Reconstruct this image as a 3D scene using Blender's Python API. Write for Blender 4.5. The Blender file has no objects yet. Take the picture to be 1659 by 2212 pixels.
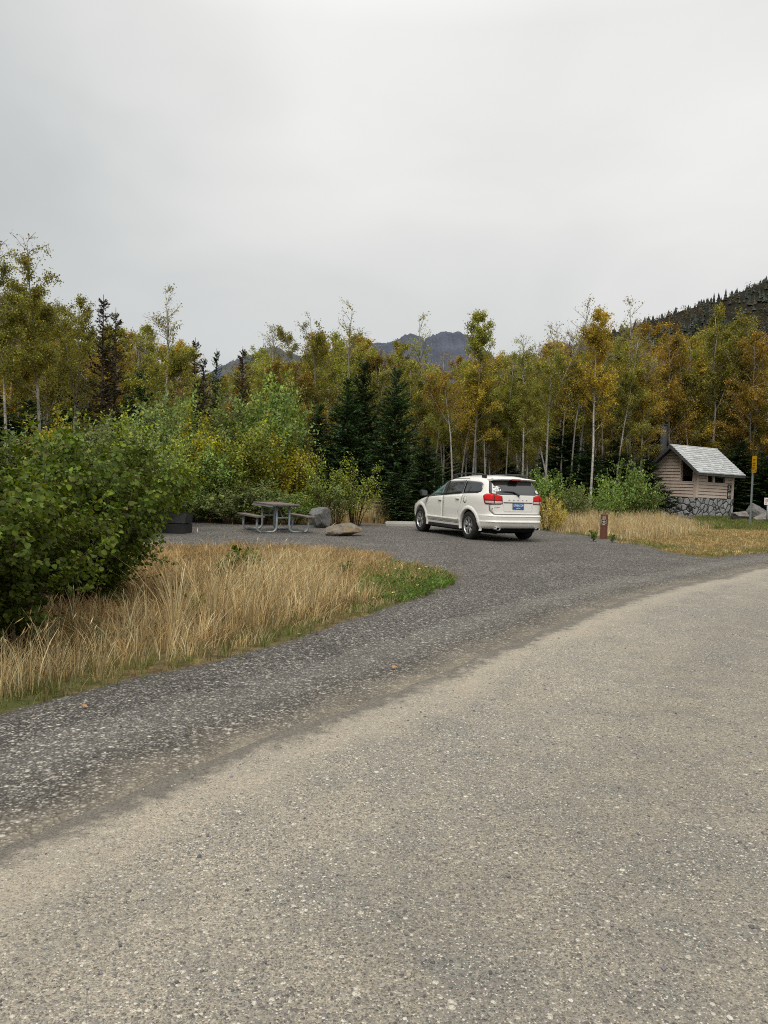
import bpy, math, random
import numpy as np
from mathutils import Vector, Matrix
from mathutils.bvhtree import BVHTree
from mathutils.geometry import delaunay_2d_cdt
R = math.radians
rng = np.random.default_rng(11)
random.seed(5)
scene = bpy.context.scene
col = scene.collection

# ------------------------------------------------------------------ camera model
F_PX, CX, CY = 1661.0, 829.5, 1106.0          # focal length / centre measured on the photograph
CAM_H, PITCH, ROLL = 1.42, R(2.22), R(1.72)
_f = np.array([0, math.cos(PITCH), -math.sin(PITCH)])
_u0 = np.array([0, math.sin(PITCH), math.cos(PITCH)])
_r0 = np.array([1.0, 0, 0])
_r = math.cos(ROLL) * _r0 + math.sin(ROLL) * _u0
_u = math.cos(ROLL) * _u0 - math.sin(ROLL) * _r0
def ray(x, y):
    return _f + (x - CX) / F_PX * _r - (y - CY) / F_PX * _u
def G(x, y, z=0.0):
    d = ray(x, y); t = (z - CAM_H) / d[2]
    return np.array([d[0] * t, d[1] * t, z])
def at(x, y, Y):
    d = ray(x, y); t = Y / d[1]
    return np.array([d[0] * t, Y, CAM_H + d[2] * t])
def hor(x):
    return CY - 64.4 + (x - CX) * math.tan(ROLL)
def base(x, Y):
    """ground point at depth Y seen in image column x"""
    y = hor(x) + F_PX * CAM_H / Y
    p = at(x, y, Y); return np.array([p[0], Y, 0.0])
def top_z(x, y, Y):
    return at(x, y, Y)[2]

cam_data = bpy.data.cameras.new('camera'); cam = bpy.data.objects.new('camera', cam_data); col.objects.link(cam)
cam.matrix_world = Matrix(((_r[0], _u[0], -_f[0], 0), (_r[1], _u[1], -_f[1], 0), (_r[2], _u[2], -_f[2], CAM_H), (0, 0, 0, 1)))
cam_data.sensor_fit = 'VERTICAL'; cam_data.sensor_height = 36.0
cam_data.lens = F_PX / 2212.0 * 36.0
cam_data.clip_start = 0.05; cam_data.clip_end = 30000
scene.camera = cam

# ------------------------------------------------------------------ object helpers
def tag(o, label=None, cat=None, group=None, kind=None):
    if label: o['label'] = label
    if cat: o['category'] = cat
    if group: o['group'] = group
    if kind: o['kind'] = kind
    return o
def empty(name, loc=(0, 0, 0), rz=0.0, label=None, cat=None, group=None, scale=1.0):
    o = bpy.data.objects.new(name, None); col.objects.link(o)
    o.empty_display_size = 0.2
    o.location = loc; o.rotation_euler = (0, 0, rz); o.scale = (scale,) * 3 if not hasattr(scale, '__len__') else scale
    return tag(o, label, cat, group)
class MB:
    def __init__(self):
        self.V = []; self.F = []; self.n = 0
    def add(self, V, F, mi=0, smooth=False):
        V = np.asarray(V, float).reshape(-1, 3); F = np.asarray(F, int)
        if F.ndim == 1: F = F[None, :]
        self.V.append(V); self.F.append((F + self.n, mi, smooth)); self.n += len(V); return self
    def quad(self, a, b, c, d, mi=0): return self.add([a, b, c, d], [[0, 1, 2, 3]], mi)
    def box(self, x0, x1, y0, y1, z0, z1, mi=0, M=None, b=0.0):
        if b > 0: return self.bbox(x0, x1, y0, y1, z0, z1, b, mi, M)
        v = np.array([[x, y, z] for z in (z0, z1) for y in (y0, y1) for x in (x0, x1)], float)
        if M is not None: v = xf(v, M)
        return self.add(v, [[0, 2, 3, 1], [4, 5, 7, 6], [0, 1, 5, 4], [2, 6, 7, 3], [0, 4, 6, 2], [1, 3, 7, 5]], mi)
    def bbox(self, x0, x1, y0, y1, z0, z1, b, mi=0, M=None):
        import bmesh
        bm = bmesh.new(); bmesh.ops.create_cube(bm, size=1)
        for v in bm.verts:
            v.co = Vector(((x0 + x1) / 2 + v.co.x * (x1 - x0), (y0 + y1) / 2 + v.co.y * (y1 - y0), (z0 + z1) / 2 + v.co.z * (z1 - z0)))
        bmesh.ops.bevel(bm, geom=bm.edges[:], offset=b, segments=2, affect='EDGES', profile=0.6)
        bm.verts.index_update()
        V = np.array([v.co[:] for v in bm.verts])
        if M is not None: V = xf(V, M)
        base_ = self.n
        self.V.append(V); self.n += len(V)
        for k in (3, 4, 5, 6, 8):
            fs = [[v.index + base_ for v in f.verts] for f in bm.faces if len(f.verts) == k]
            if fs: self.F.append((np.array(fs), mi, False))
        bm.free(); return self
    def tube(self, P, r, n=8, mi=0, cap=True, smooth=True):
        P = np.asarray(P, float); m = len(P); r = np.broadcast_to(np.asarray(r, float), (m,))
        T = np.gradient(P, axis=0); T /= np.linalg.norm(T, axis=1)[:, None] + 1e-12
        ref = np.array([0, 0, 1.0]) if abs(T[0][2]) < 0.9 else np.array([1.0, 0, 0])
        N = []; a = ref - T[0] * ref.dot(T[0]); a /= np.linalg.norm(a)
        for t in T:
            a = a - t * a.dot(t); l = np.linalg.norm(a); a = a / l if l > 1e-9 else ref; N.append(a)
        N = np.array(N); B = np.cross(T, N)
        th = np.arange(n) / n * 2 * math.pi
        V = P[:, None] + (np.cos(th)[None, :, None] * N[:, None] + np.sin(th)[None, :, None] * B[:, None]) * r[:, None, None]
        i = np.arange(m - 1)[:, None] * n; j = np.arange(n)[None]; j2 = (j + 1) % n
        F = np.stack([i + j, i + j2, i + n + j2, i + n + j], -1).reshape(-1, 4)
        b0 = self.n
        self.add(V.reshape(-1, 3), F, mi, smooth)
        if cap and n > 3:
            self.F.append((np.array([np.arange(n)[::-1] + b0]), mi, False)); self.F.append((np.array([np.arange(n) + b0 + (m - 1) * n]), mi, False))
        return self
    def lathe(self, prof, n=32, mi=0, M=None, smooth=True):
        """profile (r, h): revolved round local y"""
        prof = np.asarray(prof, float); m = len(prof); th = np.arange(n) / n * 2 * math.pi
        V = np.stack([prof[:, 0, None] * np.cos(th), np.broadcast_to(prof[:, 1, None], (m, n)), prof[:, 0, None] * np.sin(th)], -1).reshape(-1, 3)
        if M is not None: V = xf(V, M)
        i = np.arange(m - 1)[:, None] * n; j = np.arange(n)[None]; j2 = (j + 1) % n
        return self.add(V, np.stack([i + j, i + n + j, i + n + j2, i + j2], -1).reshape(-1, 4), mi, smooth)
    def build(self, name, mats, parent=None, loc=None, rz=None):
        me = bpy.data.meshes.new(name)
        V = np.concatenate(self.V); me.vertices.add(len(V)); me.vertices.foreach_set('co', V.ravel())
        LI, LS, MI, SM = [], [], [], []; off = 0
        for F, mi, sm in self.F:
            k = F.shape[1]; LI.append(F.ravel()); LS.append(off + np.arange(len(F)) * k); off += F.size
            MI.append(np.full(len(F), mi)); SM.append(np.full(len(F), sm))
        LI = np.concatenate(LI); LS = np.concatenate(LS)
        me.loops.add(len(LI)); me.loops.foreach_set('vertex_index', LI.astype(np.int32))
        me.polygons.add(len(LS)); me.polygons.foreach_set('loop_start', LS.astype(np.int32))
        me.polygons.foreach_set('material_index', np.concatenate(MI).astype(np.int32))
        me.polygons.foreach_set('use_smooth', np.concatenate(SM))
        me.update(calc_edges=True)
        if not isinstance(mats, (list, tuple)): mats = [mats]
        for m in mats: me.materials.append(m)
        return link(name, me, parent, loc, rz)
def link(name, me, parent=None, loc=None, rz=None):
    o = bpy.data.objects.new(name, me); col.objects.link(o)
    if parent: o.parent = parent
    if loc is not None: o.location = loc
    if rz is not None: o.rotation_euler = (0, 0, rz)
    return o
def xf(V, M):
    M = np.array(M); return np.asarray(V) @ M[:3, :3].T + M[:3, 3]
def copy_tree(o, parent=None):
    c = o.copy(); col.objects.link(c)
    if parent: c.parent = parent
    for ch in o.children: copy_tree(ch, c)
    return c
def nrm(a):
    return a / (np.linalg.norm(a, axis=-1, keepdims=True) + 1e-12)
def inside(P, poly):
    x, y = P[:, 0], P[:, 1]; poly = np.asarray(poly)[:, :2]; c = np.zeros(len(P), bool)
    a = poly; b = np.roll(poly, -1, 0)
    for (x1, y1), (x2, y2) in zip(a, b):
        with np.errstate(divide='ignore', invalid='ignore'):
            c ^= ((y1 > y) != (y2 > y)) & (x < (x2 - x1) * (y - y1) / (y2 - y1 + 1e-15) + x1)
    return c
def sample_poly(poly, n, near_bias=0.0):
    poly = np.asarray(poly)[:, :2]; lo, hi = poly.min(0), poly.max(0); out = []; c = 0
    while c < n:
        P = lo + rng.random((n * 2, 2)) * (hi - lo)
        if near_bias: P = P[rng.random(len(P)) < np.clip(near_bias / (np.hypot(P[:, 0], P[:, 1]) + .1), 0, 1)]
        P = P[inside(P, poly)]; out.append(P); c += len(P)
    return np.concatenate(out)[:n]
def smooth_line(P, step=0.2):
    P = np.asarray(P, float); Q = np.vstack([2 * P[0] - P[1], P, 2 * P[-1] - P[-2]]); out = []
    for i in range(1, len(Q) - 2):
        L = np.linalg.norm(Q[i + 1] - Q[i]); k = max(1, int(L / step))
        for t in np.arange(k) / k:
            a, b, c, d = Q[i - 1], Q[i], Q[i + 1], Q[i + 2]
            out.append(.5 * (2 * b + (c - a) * t + (2 * a - 5 * b + 4 * c - d) * t * t + (3 * b - a - 3 * c + d) * t ** 3))
    out.append(P[-1]); return np.array(out)

# ------------------------------------------------------------------ node helpers
class N:
    def __init__(self, nt): self.nt = nt
    def new(self, t, **kw):
        n = self.nt.nodes.new(t)
        for k, v in kw.items(): setattr(n, k, v)
        return n
    def put(self, sock, v):
        if isinstance(v, bpy.types.NodeSocket): self.nt.links.new(v, sock)
        elif v is not None:
            if hasattr(v, '__len__') and len(v) == 3 and sock.type == 'RGBA': v = (*v, 1)
            sock.default_value = v
    def math(self, op, a, b=None, c=None, clamp=False):
        n = self.new('ShaderNodeMath', operation=op, use_clamp=clamp)
        self.put(n.inputs[0], a); self.put(n.inputs[1], b)
        if c is not None: self.put(n.inputs[2], c)
        return n.outputs[0]
    def mix(self, f, a, b, blend='MIX'):
        n = self.new('ShaderNodeMix', data_type='RGBA', blend_type=blend); n.clamp_factor = True
        self.put(n.inputs[0], f); self.put(n.inputs[6], a); self.put(n.inputs[7], b); return n.outputs[2]
    def ramp(self, f, stops, interp='LINEAR'):
        n = self.new('ShaderNodeValToRGB'); n.color_ramp.interpolation = interp; e = n.color_ramp.elements
        while len(e) < len(stops): e.new(0.5)
        for i, (p, c) in enumerate(stops):
            e[i].position = p; e[i].color = (c, c, c, 1) if not hasattr(c, '__len__') else (*c, 1)
        self.put(n.inputs[0], f); return n.outputs[0]
    def noise(self, scale, detail=3, rough=.5, vec=None, dist=0, out=0):
        n = self.new('ShaderNodeTexNoise'); self.put(n.inputs['Scale'], scale); self.put(n.inputs['Detail'], detail)
        self.put(n.inputs['Roughness'], rough); self.put(n.inputs['Distortion'], dist)
        if vec: self.put(n.inputs['Vector'], vec)
        return n.outputs[out]
    def voro(self, scale, vec=None, feature='F1', rand=1.0):
        n = self.new('ShaderNodeTexVoronoi', feature=feature); self.put(n.inputs['Scale'], scale); self.put(n.inputs['Randomness'], rand)
        if vec: self.put(n.inputs['Vector'], vec)
        return n
    def sep(self, c, i=0):
        n = self.new('ShaderNodeSeparateColor'); self.put(n.inputs[0], c); return n.outputs[i]
    def xyz(self, v):
        n = self.new('ShaderNodeSeparateXYZ'); self.put(n.inputs[0], v); return n.outputs
    def mapping(self, v, scale=(1, 1, 1), loc=(0, 0, 0)):
        n = self.new('ShaderNodeMapping'); self.put(n.inputs[0], v); n.inputs['Scale'].default_value = scale; n.inputs['Location'].default_value = loc
        return n.outputs[0]
    def tc(self, k='Object'): return self.new('ShaderNodeTexCoord').outputs[k]
    def pos(self): return self.new('ShaderNodeNewGeometry').outputs['Position']
    def island(self): return self.new('ShaderNodeNewGeometry').outputs['Random Per Island']
    def objrand(self): return self.new('ShaderNodeObjectInfo').outputs['Random']
    def attr(self, name): return self.new('ShaderNodeAttribute', attribute_name=name).outputs['Fac']
    def bump(self, h, strength=.5, dist=.01):
        n = self.new('ShaderNodeBump'); self.put(n.inputs['Strength'], strength); self.put(n.inputs['Distance'], dist); self.put(n.inputs['Height'], h)
        return n.outputs[0]
    def hsv(self, c, h=.5, s=1, v=1):
        n = self.new('ShaderNodeHueSaturation'); self.put(n.inputs['Hue'], h); self.put(n.inputs['Saturation'], s); self.put(n.inputs['Value'], v); self.put(n.inputs['Color'], c)
        return n.outputs[0]
def new_mat(name):
    m = bpy.data.materials.new(name); m.use_nodes = True
    n = N(m.node_tree); b = m.node_tree.nodes['Principled BSDF']
    return m, n, b
def simple(name, c, rough=.6, metal=0, spec=.5, var=.12, scale=6, bump=0, coat=0, dirt=None):
    """plain paint / metal with a little uneven tone"""
    m, n, b = new_mat(name)
    f = n.noise(scale, 4, .6, n.tc())
    k = n.ramp(f, [(.25, 1 - var), (.75, 1 + var)])
    cc = n.mix(1.0, (*c,), k, 'MULTIPLY')
    if dirt:
        cc = n.mix(n.ramp(n.noise(scale * .5, 5, .7, n.tc()), [(.5, 0), (.75, dirt[3])]), cc, dirt[:3])
    n.put(b.inputs['Base Color'], cc); b.inputs['Metallic'].default_value = metal
    n.put(b.inputs['Roughness'], n.ramp(f, [(.2, rough * .9), (.8, min(1, rough * 1.1))]))
    b.inputs['Specular IOR Level'].default_value = spec
    b.inputs['Coat Weight'].default_value = coat; b.inputs['Coat Roughness'].default_value = .05
    if bump: n.put(b.inputs['Normal'], n.bump(n.noise(scale * 6, 4, .6, n.tc()), bump, .01))
    return m
def leaf_mat(name, cols, clump=1.2, trans=.35, back=None, rough=.55, dark=.45, spec=.3):
    """leaves: tone per leaf, lighter and darker clumps, a shift per plant"""
    m, n, b = new_mat(name)
    k = len(cols); c = n.ramp(n.island(), [((i + .5) / k, x) for i, x in enumerate(cols)])
    cl = n.noise(clump, 3, .6, n.pos())
    c = n.mix(1.0, c, n.ramp(cl, [(.3, dark), (.7, 1.35)]), 'MULTIPLY')
    v2 = n.math('FRACT', n.math('MULTIPLY', n.island(), 97.31)); c = n.mix(1.0, c, n.ramp(v2, [(0, .55), (.6, 1.0), (1, 1.65)]), 'MULTIPLY')
    r = n.objrand()
    c = n.hsv(c, n.math('MULTIPLY_ADD', r, .024, .493), 1.0, n.math('MULTIPLY_ADD', r, .35, .82))
    n.put(b.inputs['Base Color'], c); b.inputs['Roughness'].default_value = rough; b.inputs['Specular IOR Level'].default_value = spec
    t = n.new('ShaderNodeBsdfTranslucent'); n.put(t.inputs[0], n.hsv(c, .49, 1.15, 1.2))
    mx = n.new('ShaderNodeMixShader'); mx.inputs[0].default_value = trans
    out = m.node_tree.nodes['Material Output']
    m.node_tree.links.new(b.outputs[0], mx.inputs[1]); m.node_tree.links.new(t.outputs[0], mx.inputs[2]); m.node_tree.links.new(mx.outputs[0], out.inputs[0])
    return m

# ------------------------------------------------------------------ light
SUN_EL, SUN_AZ = R(58), R(200)          # azimuth measured clockwise from +Y: behind the camera, a little to the left
w = bpy.data.worlds.new('World'); scene.world = w; w.use_nodes = True
n = N(w.node_tree); bg = w.node_tree.nodes['Background']; out = w.node_tree.nodes['World Output']
sky = n.new('ShaderNodeTexSky', sky_type='NISHITA'); sky.sun_disc = False; sky.sun_elevation = SUN_EL; sky.sun_rotation = SUN_AZ
n.put(bg.inputs['Color'], sky.outputs[0]); bg.inputs['Strength'].default_value = .08
dirn = n.tc('Generated'); X, Y, Z = n.xyz(dirn)
def lobe(x, y, p):
    d = ray(x, y); d = d / np.linalg.norm(d)
    v = n.new('ShaderNodeVectorMath', operation='DOT_PRODUCT'); n.put(v.inputs[0], dirn); v.inputs[1].default_value = d
    return n.math('POWER', n.math('MAXIMUM', v.outputs['Value'], 0), p)
st = n.mapping(dirn, (1, 1, 2.2))
n1 = n.noise(2.3, 4, .5, st, .6); n2 = n.noise(5.0, 3, .5, st, .4)
val = n.math('ADD', n.math('MULTIPLY', n.math('SUBTRACT', n1, .5), .26), n.math('MULTIPLY', n.math('SUBTRACT', n2, .5), .05))
val = n.math('ADD', val, n.math('MULTIPLY', lobe(760, -60, 16), .27))
val = n.math('ADD', val, n.math('MULTIPLY', lobe(1740, 350, 34), .20))
val = n.math('SUBTRACT', val, n.math('MULTIPLY', lobe(-60, 380, 22), .07))
elev = n.math('MAXIMUM', Z, 0)
zen = n.ramp(elev, [(0.0, 0.0), (.5, .02), (.75, .55), (1.0, .75)])
val = n.math('ADD', n.math('ADD', val, .63), zen)
tint = n.ramp(n.math('MULTIPLY', n.math('SUBTRACT', val, .5), 2.2), [(0, (.95, .992, .985)), (.40, (.975, 1.0, .99)), (.70, (1.0, .995, .975))])
cl = n.mix(1.0, tint, val, 'MULTIPLY')
bg2 = n.new('ShaderNodeBackground'); n.put(bg2.inputs['Color'], cl); bg2.inputs['Strength'].default_value = 1.0
mx = n.new('ShaderNodeMixShader'); mx.inputs[0].default_value = .95
w.node_tree.links.new(bg.outputs[0], mx.inputs[1]); w.node_tree.links.new(bg2.outputs[0], mx.inputs[2]); w.node_tree.links.new(mx.outputs[0], out.inputs[0])
sd = bpy.data.lights.new('sun', 'SUN'); sun = bpy.data.objects.new('sun', sd); col.objects.link(sun)
sd.energy = 2.0; sd.angle = R(35); sd.color = (1, .955, .88)
sv = Vector((math.sin(SUN_AZ) * math.cos(SUN_EL), math.cos(SUN_AZ) * math.cos(SUN_EL), math.sin(SUN_EL)))
sun.rotation_euler = sv.to_track_quat('Z', 'Y').to_euler(); sun.location = (0, 0, 40)
scene.view_settings.view_transform = 'Standard'; scene.view_settings.look = 'None'; scene.view_settings.exposure = 0
scene.render.engine = 'CYCLES'; scene.cycles.use_denoising = False; scene.cycles.filter_width = 1.05; scene.cycles.max_bounces = 6; scene.cycles.diffuse_bounces = 3; scene.cycles.transmission_bounces = 4
# ------------------------------------------------------------------ ground, gravel lot, road
def line_px(L): return smooth_line([G(x, y)[:2] for x, y in L], .15)
GRASS_EDGE = [(-900, 1790), (-300, 1625), (0, 1545), (150, 1503), (280, 1470), (420, 1437), (560, 1400), (660, 1368), (740, 1345), (820, 1320), (880, 1300), (940, 1278), (975, 1262)]
ISLE_BACK = [(985, 1250), (960, 1238), (900, 1226), (850, 1213), (810, 1198), (700, 1187), (560, 1181), (400, 1181), (250, 1187), (100, 1196)]
PAD_BACK = [(60, 1150), (200, 1136), (400, 1129), (560, 1131), (700, 1132), (830, 1133), (1000, 1129), (1100, 1131), (1150, 1139), (1175, 1147), (1230, 1154), (1290, 1161), (1360, 1172), (1430, 1190), (1480, 1200), (1540, 1206), (1600, 1203), (1659, 1196), (1760, 1190), (2300, 1175)]
def rough_line(P, amp, seed):
    r = np.random.default_rng(seed); k = len(P)
    nz = np.zeros(k)
    for sc in (3, 7, 17): nz += np.interp(np.arange(k), np.arange(0, k + sc, sc), r.normal(0, 1, len(np.arange(0, k + sc, sc)))) * amp * (sc / 17) ** .5
    d = np.gradient(P, axis=0); nn = nrm(np.stack([-d[:, 1], d[:, 0]], -1))
    return P + nn * nz[:, None]
eA = rough_line(rough_line(smooth_line(line_px(GRASS_EDGE), .07), .05, 1), .022, 41); eB = rough_line(line_px(ISLE_BACK), .08, 2); eC = rough_line(line_px(PAD_BACK), .1, 3)
gravel_poly = np.vstack([eA, eB, eC, [[40, 12], [40, -10], [-16, -10]]])
ROAD_EDGE = [(-500, 2080), (-200, 1920), (0, 1830), (150, 1765), (300, 1700), (500, 1630), (700, 1565), (850, 1500), (1000, 1438), (1200, 1350), (1330, 1303), (1450, 1270), (1560, 1246), (1659, 1226), (1900, 1193), (2300, 1160)]
eR = rough_line(rough_line(smooth_line(line_px(ROAD_EDGE), .06), .03, 4), .012, 44)
road_poly = np.vstack([eR, [[eR[-1][0] + 12, eR[-1][1] - 6], [30, -9], [-14, -9]]])
ISLE = np.vstack([eA, eB])
def dist_line(P, L):
    d = np.full(len(P), 1e9)
    for a, b in zip(L[:-1:2], L[2::2]):
        ab = b - a; t = np.clip(((P - a) @ ab) / (ab @ ab + 1e-12), 0, 1)
        d = np.minimum(d, np.linalg.norm(P - a - t[:, None] * ab, axis=1))
    return d
def sheet(name, poly, z, mat, step, attrs):
    lo, hi = poly.min(0), poly.max(0)
    gx, gy = np.meshgrid(np.arange(lo[0], hi[0], step), np.arange(lo[1], hi[1], step))
    P = np.stack([gx.ravel(), gy.ravel()], -1) + rng.normal(0, step * .05, (gx.size, 2))
    P = P[inside(P, poly)]; P = P[dist_line(P, np.vstack([poly, poly[:1]])) > step * .3]
    A = np.vstack([poly, P]); k = len(poly)
    vs, es, fs, *_ = delaunay_2d_cdt([Vector(p) for p in A], [(i, (i + 1) % k) for i in range(k)], [], 1, 1e-4)
    V = np.array([(v.x, v.y, z) for v in vs]); F = np.array(fs)
    mb = MB(); mb.add(V, F, 0, True); o = mb.build(name, mat)
    for nm, fn in attrs.items():
        a = o.data.attributes.new(nm, 'FLOAT', 'POINT'); a.data.foreach_set('value', fn(V[:, :2]).astype(np.float32))
    return tag(o, kind='structure')

def stone_layer(n, vec, scale, thr, size, cols):
    """round stones of one size lying in finer stuff: mask, colour, height"""
    v = n.voro(scale, vec); rr = n.sep(v.outputs['Color'], 0); r2 = n.sep(v.outputs['Color'], 1)
    rad = n.math('MULTIPLY_ADD', r2, size * .5, size * .6)
    e = n.math('SUBTRACT', rad, v.outputs['Distance'])
    m = n.math('MULTIPLY', n.math('MULTIPLY', e, 14, clamp=True), n.math('LESS_THAN', rr, thr))
    c = n.ramp(n.sep(v.outputs['Color'], 2), [(i / len(cols), x) for i, x in enumerate(cols)], 'CONSTANT')
    h = n.math('MULTIPLY', n.math('MAXIMUM', e, 0), m)
    return m, c, h
STONE = [(.30, .29, .27), (.13, .125, .125), (.19, .18, .19), (.17, .19, .175), (.36, .33, .28), (.10, .10, .105), (.23, .215, .205), (.55, .53, .48)]
DARKST = [(.084, .081, .078), (.052, .050, .050), (.11, .106, .102), (.092, .085, .086), (.150, .144, .135), (.070, .073, .068), (.124, .116, .111), (.168, .162, .149)]
# dark loose gravel
m_gravel, n, b = new_mat('dark_loose_gravel')
p = n.mapping(n.pos(), (1, 1, .2)); dr = n.attr('d_road'); dg = n.attr('d_grass')
v1 = n.voro(60, p); v2 = n.voro(34, p)
c1 = n.ramp(n.sep(v1.outputs['Color'], 0), [(i / 8, x) for i, x in enumerate(DARKST)], 'CONSTANT')
c2 = n.ramp(n.sep(v2.outputs['Color'], 0), [(i / 8, x) for i, x in enumerate(DARKST)], 'CONSTANT')
pick = n.math('GREATER_THAN', n.noise(22, 2, .5, p), .52)
c = n.mix(pick, c1, c2)
d1 = n.math('MULTIPLY', v1.outputs['Distance'], 1.0); d2 = n.math('MULTIPLY', v2.outputs['Distance'], 1.0)
dd = n.mix(pick, d1, d2)
c = n.mix(1.0, c, n.ramp(dd, [(.22, 1.15), (.55, .22)]), 'MULTIPLY')           # joints between stones are deep
big = n.noise(.9, 5, .6, p)
c = n.mix(1.0, c, n.ramp(big, [(.3, .78), (.7, 1.25)]), 'MULTIPLY')
c = n.mix(1.0, c, n.ramp(n.noise(14, 4, .8, p), [(.36, .55), (.5, 1.0), (.64, 1.55)]), 'MULTIPLY')
# washed-in fines towards the road: first brown and damp, then the pale fines
edge = n.math('ADD', dr, n.math('MULTIPLY', n.math('SUBTRACT', n.noise(2.2, 4, .6, p), .5), .5))
fine = n.noise(160, 3, .7, p)
brown = n.mix(fine, (.095, .083, .064), (.175, .158, .128))
c = n.mix(n.ramp(edge, [(.0, .70), (.15, .36), (.38, .08), (.7, 0)]), c, brown)
c = n.mix(n.ramp(edge, [(.35, 0), (.7, .16), (1.5, .10), (3.0, 0.04)]), c, n.mix(fine, (.15, .152, .142), (.27, .265, .245)))
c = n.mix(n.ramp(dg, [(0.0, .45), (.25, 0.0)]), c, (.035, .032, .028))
c = n.mix(1.0, c, (2.45, 2.36, 2.2), 'MULTIPLY')
n.put(b.inputs['Base Color'], c); b.inputs['Roughness'].default_value = .85; b.inputs['Specular IOR Level'].default_value = .25
hh = n.math('SUBTRACT', 1, dd)
n.put(b.inputs['Normal'], n.bump(hh, 1.0, .02))
# pale compacted road
m_road, n, b = new_mat('compacted_gravel_road')
p = n.mapping(n.pos(), (1, 1, .2))
fine = n.noise(220, 4, .75, p); med = n.noise(38, 4, .7, p); big = n.noise(1.1, 5, .6, p); huge = n.noise(.35, 3, .5, p)
c = n.mix(n.ramp(fine, [(.32, 0), (.68, 1)]), (.19, .168, .138), (.43, .39, .33))
patch_ = n.math('ADD', n.math('MULTIPLY', n.noise(2.6, 5, .65, p), .6), n.math('MULTIPLY', huge, .5))
c = n.mix(n.ramp(patch_, [(.49, 0), (.64, .9)]), c, n.mix(fine, (.10, .10, .096), (.235, .23, .22)))       # fines worn away: greyer, stonier
c = n.mix(n.ramp(med, [(.44, .7), (.56, 0)]), c, (.165, .15, .13))
H = n.math('MULTIPLY', fine, .15)
wear = n.math('MAXIMUM', n.ramp(big, [(.36, 1.0), (.60, .55)]), n.ramp(patch_, [(.45, 0), (.62, 1)]))
for sc, thr, sz, hk in ((170, .85, .6, .35), (100, .62, .55, .6), (56, .36, .48, 1.0), (27, .07, .36, 1.5)):
    mk, cc, h = stone_layer(n, p, sc, thr, sz, STONE)
    mk = n.math('MULTIPLY', mk, wear)
    c = n.mix(mk, c, cc); H = n.math('ADD', H, n.math('MULTIPLY', h, hk))
pit = n.ramp(n.noise(105, 3, .8, p), [(.37, 1), (.45, 0)])  # small shadows among the stones, painted as dark specks
c = n.mix(n.math('MULTIPLY', pit, n.math('MULTIPLY_ADD', n.ramp(n.noise(7, 4, .7, p), [(.38, 0), (.62, 1)]), .6, .4)), c, (.055, .050, .045))
c = n.mix(n.ramp(n.math('SUBTRACT', n.attr('d_edge'), n.math('MULTIPLY', big, .6)), [(-.1, .35), (.25, 0)]), c, (.36, .32, .265))
c = n.mix(1.0, c, (1.19, 1.155, 1.06), 'MULTIPLY')
de = n.attr('d_edge')
trk = n.math('ADD', de, n.math('MULTIPLY', n.math('SUBTRACT', n.noise(.7, 4, .6, p), .5), 1.1))
c = n.mix(1.0, c, n.ramp(n.math('DIVIDE', trk, 6.0), [(.0, 1.12), (.16, 1.12), (.27, .98), (.36, 1.0), (.48, 1.13), (.60, 1.11), (.70, .99), (.80, 1.01), (.95, 1.09)]), 'MULTIPLY')
fr_ = n.math('ADD', n.math('MULTIPLY', n.math('SUBTRACT', n.noise(9, 6, .75, p), .5), 1.3), n.math('MULTIPLY', n.math('SUBTRACT', n.noise(1.4, 3, .5, p), .5), .7))
fr_ = n.math('ADD', de, n.math('MULTIPLY', fr_, .42))
brn = n.mix(n.noise(160, 3, .7, p), (.115, .102, .080), (.215, .195, .158)); g1 = n.voro(130, p)
brn = n.mix(.30, brn, n.mix(1.0, n.ramp(n.sep(g1.outputs['Color'], 0), [(i / 8, x) for i, x in enumerate(DARKST)], 'CONSTANT'), (1.6, 1.55, 1.5), 'MULTIPLY'))
c = n.mix(n.ramp(fr_, [(.07, 1), (.13, .45), (.20, 0)]), c, brn)
n.put(b.inputs['Base Color'], c); b.inputs['Roughness'].default_value = .9; b.inputs['Specular IOR Level'].default_value = .2
n.put(b.inputs['Normal'], n.bump(H, 1.0, .015))
grass_lines = np.vstack([eA, eB]);
sheet('gravel_parking_area', gravel_poly, .004, m_gravel, .45,
      {'d_road': lambda P: np.where(inside(P, road_poly), 0, dist_line(P, eR)), 'd_grass': lambda P: np.minimum(dist_line(P, eA), np.minimum(dist_line(P, eB), dist_line(P, eC)))})
sheet('road', road_poly, .008, m_road, .45, {'d_edge': lambda P: dist_line(P, eR)})

# the ground under everything, out to the horizon
m_ground, n, b = new_mat('dry_grassy_soil')
p = n.pos()
c = n.mix(n.ramp(n.noise(9, 5, .7, p), [(.35, 0), (.65, 1)]), (.075, .055, .03), (.26, .19, .09))
c = n.mix(n.ramp(n.noise(.55, 4, .6, p), [(.47, 0), (.62, .8)]), c, n.mix(n.noise(30, 3, .6, p), (.045, .07, .015), (.11, .14, .04)))
c = n.mix(n.ramp(n.noise(60, 3, .7, p), [(.35, .6), (.5, 0)]), c, (.03, .024, .015))
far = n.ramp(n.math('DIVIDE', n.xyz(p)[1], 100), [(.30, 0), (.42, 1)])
c = n.mix(far, c, n.mix(n.noise(1.5, 4, .7, p), (.008, .009, .004), (.026, .022, .010)))  # shade under the trees put into the soil colour, darker with depth
n.put(b.inputs['Base Color'], c); b.inputs['Roughness'].default_value = .95; b.inputs['Specular IOR Level'].default_value = .1
n.put(b.inputs['Normal'], n.bump(n.noise(45, 4, .7, p), .8, .03))
ax = np.concatenate([-np.geomspace(9000, 42, 22), np.arange(-40, 41, 1.0), np.geomspace(42, 9000, 22)])
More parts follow.
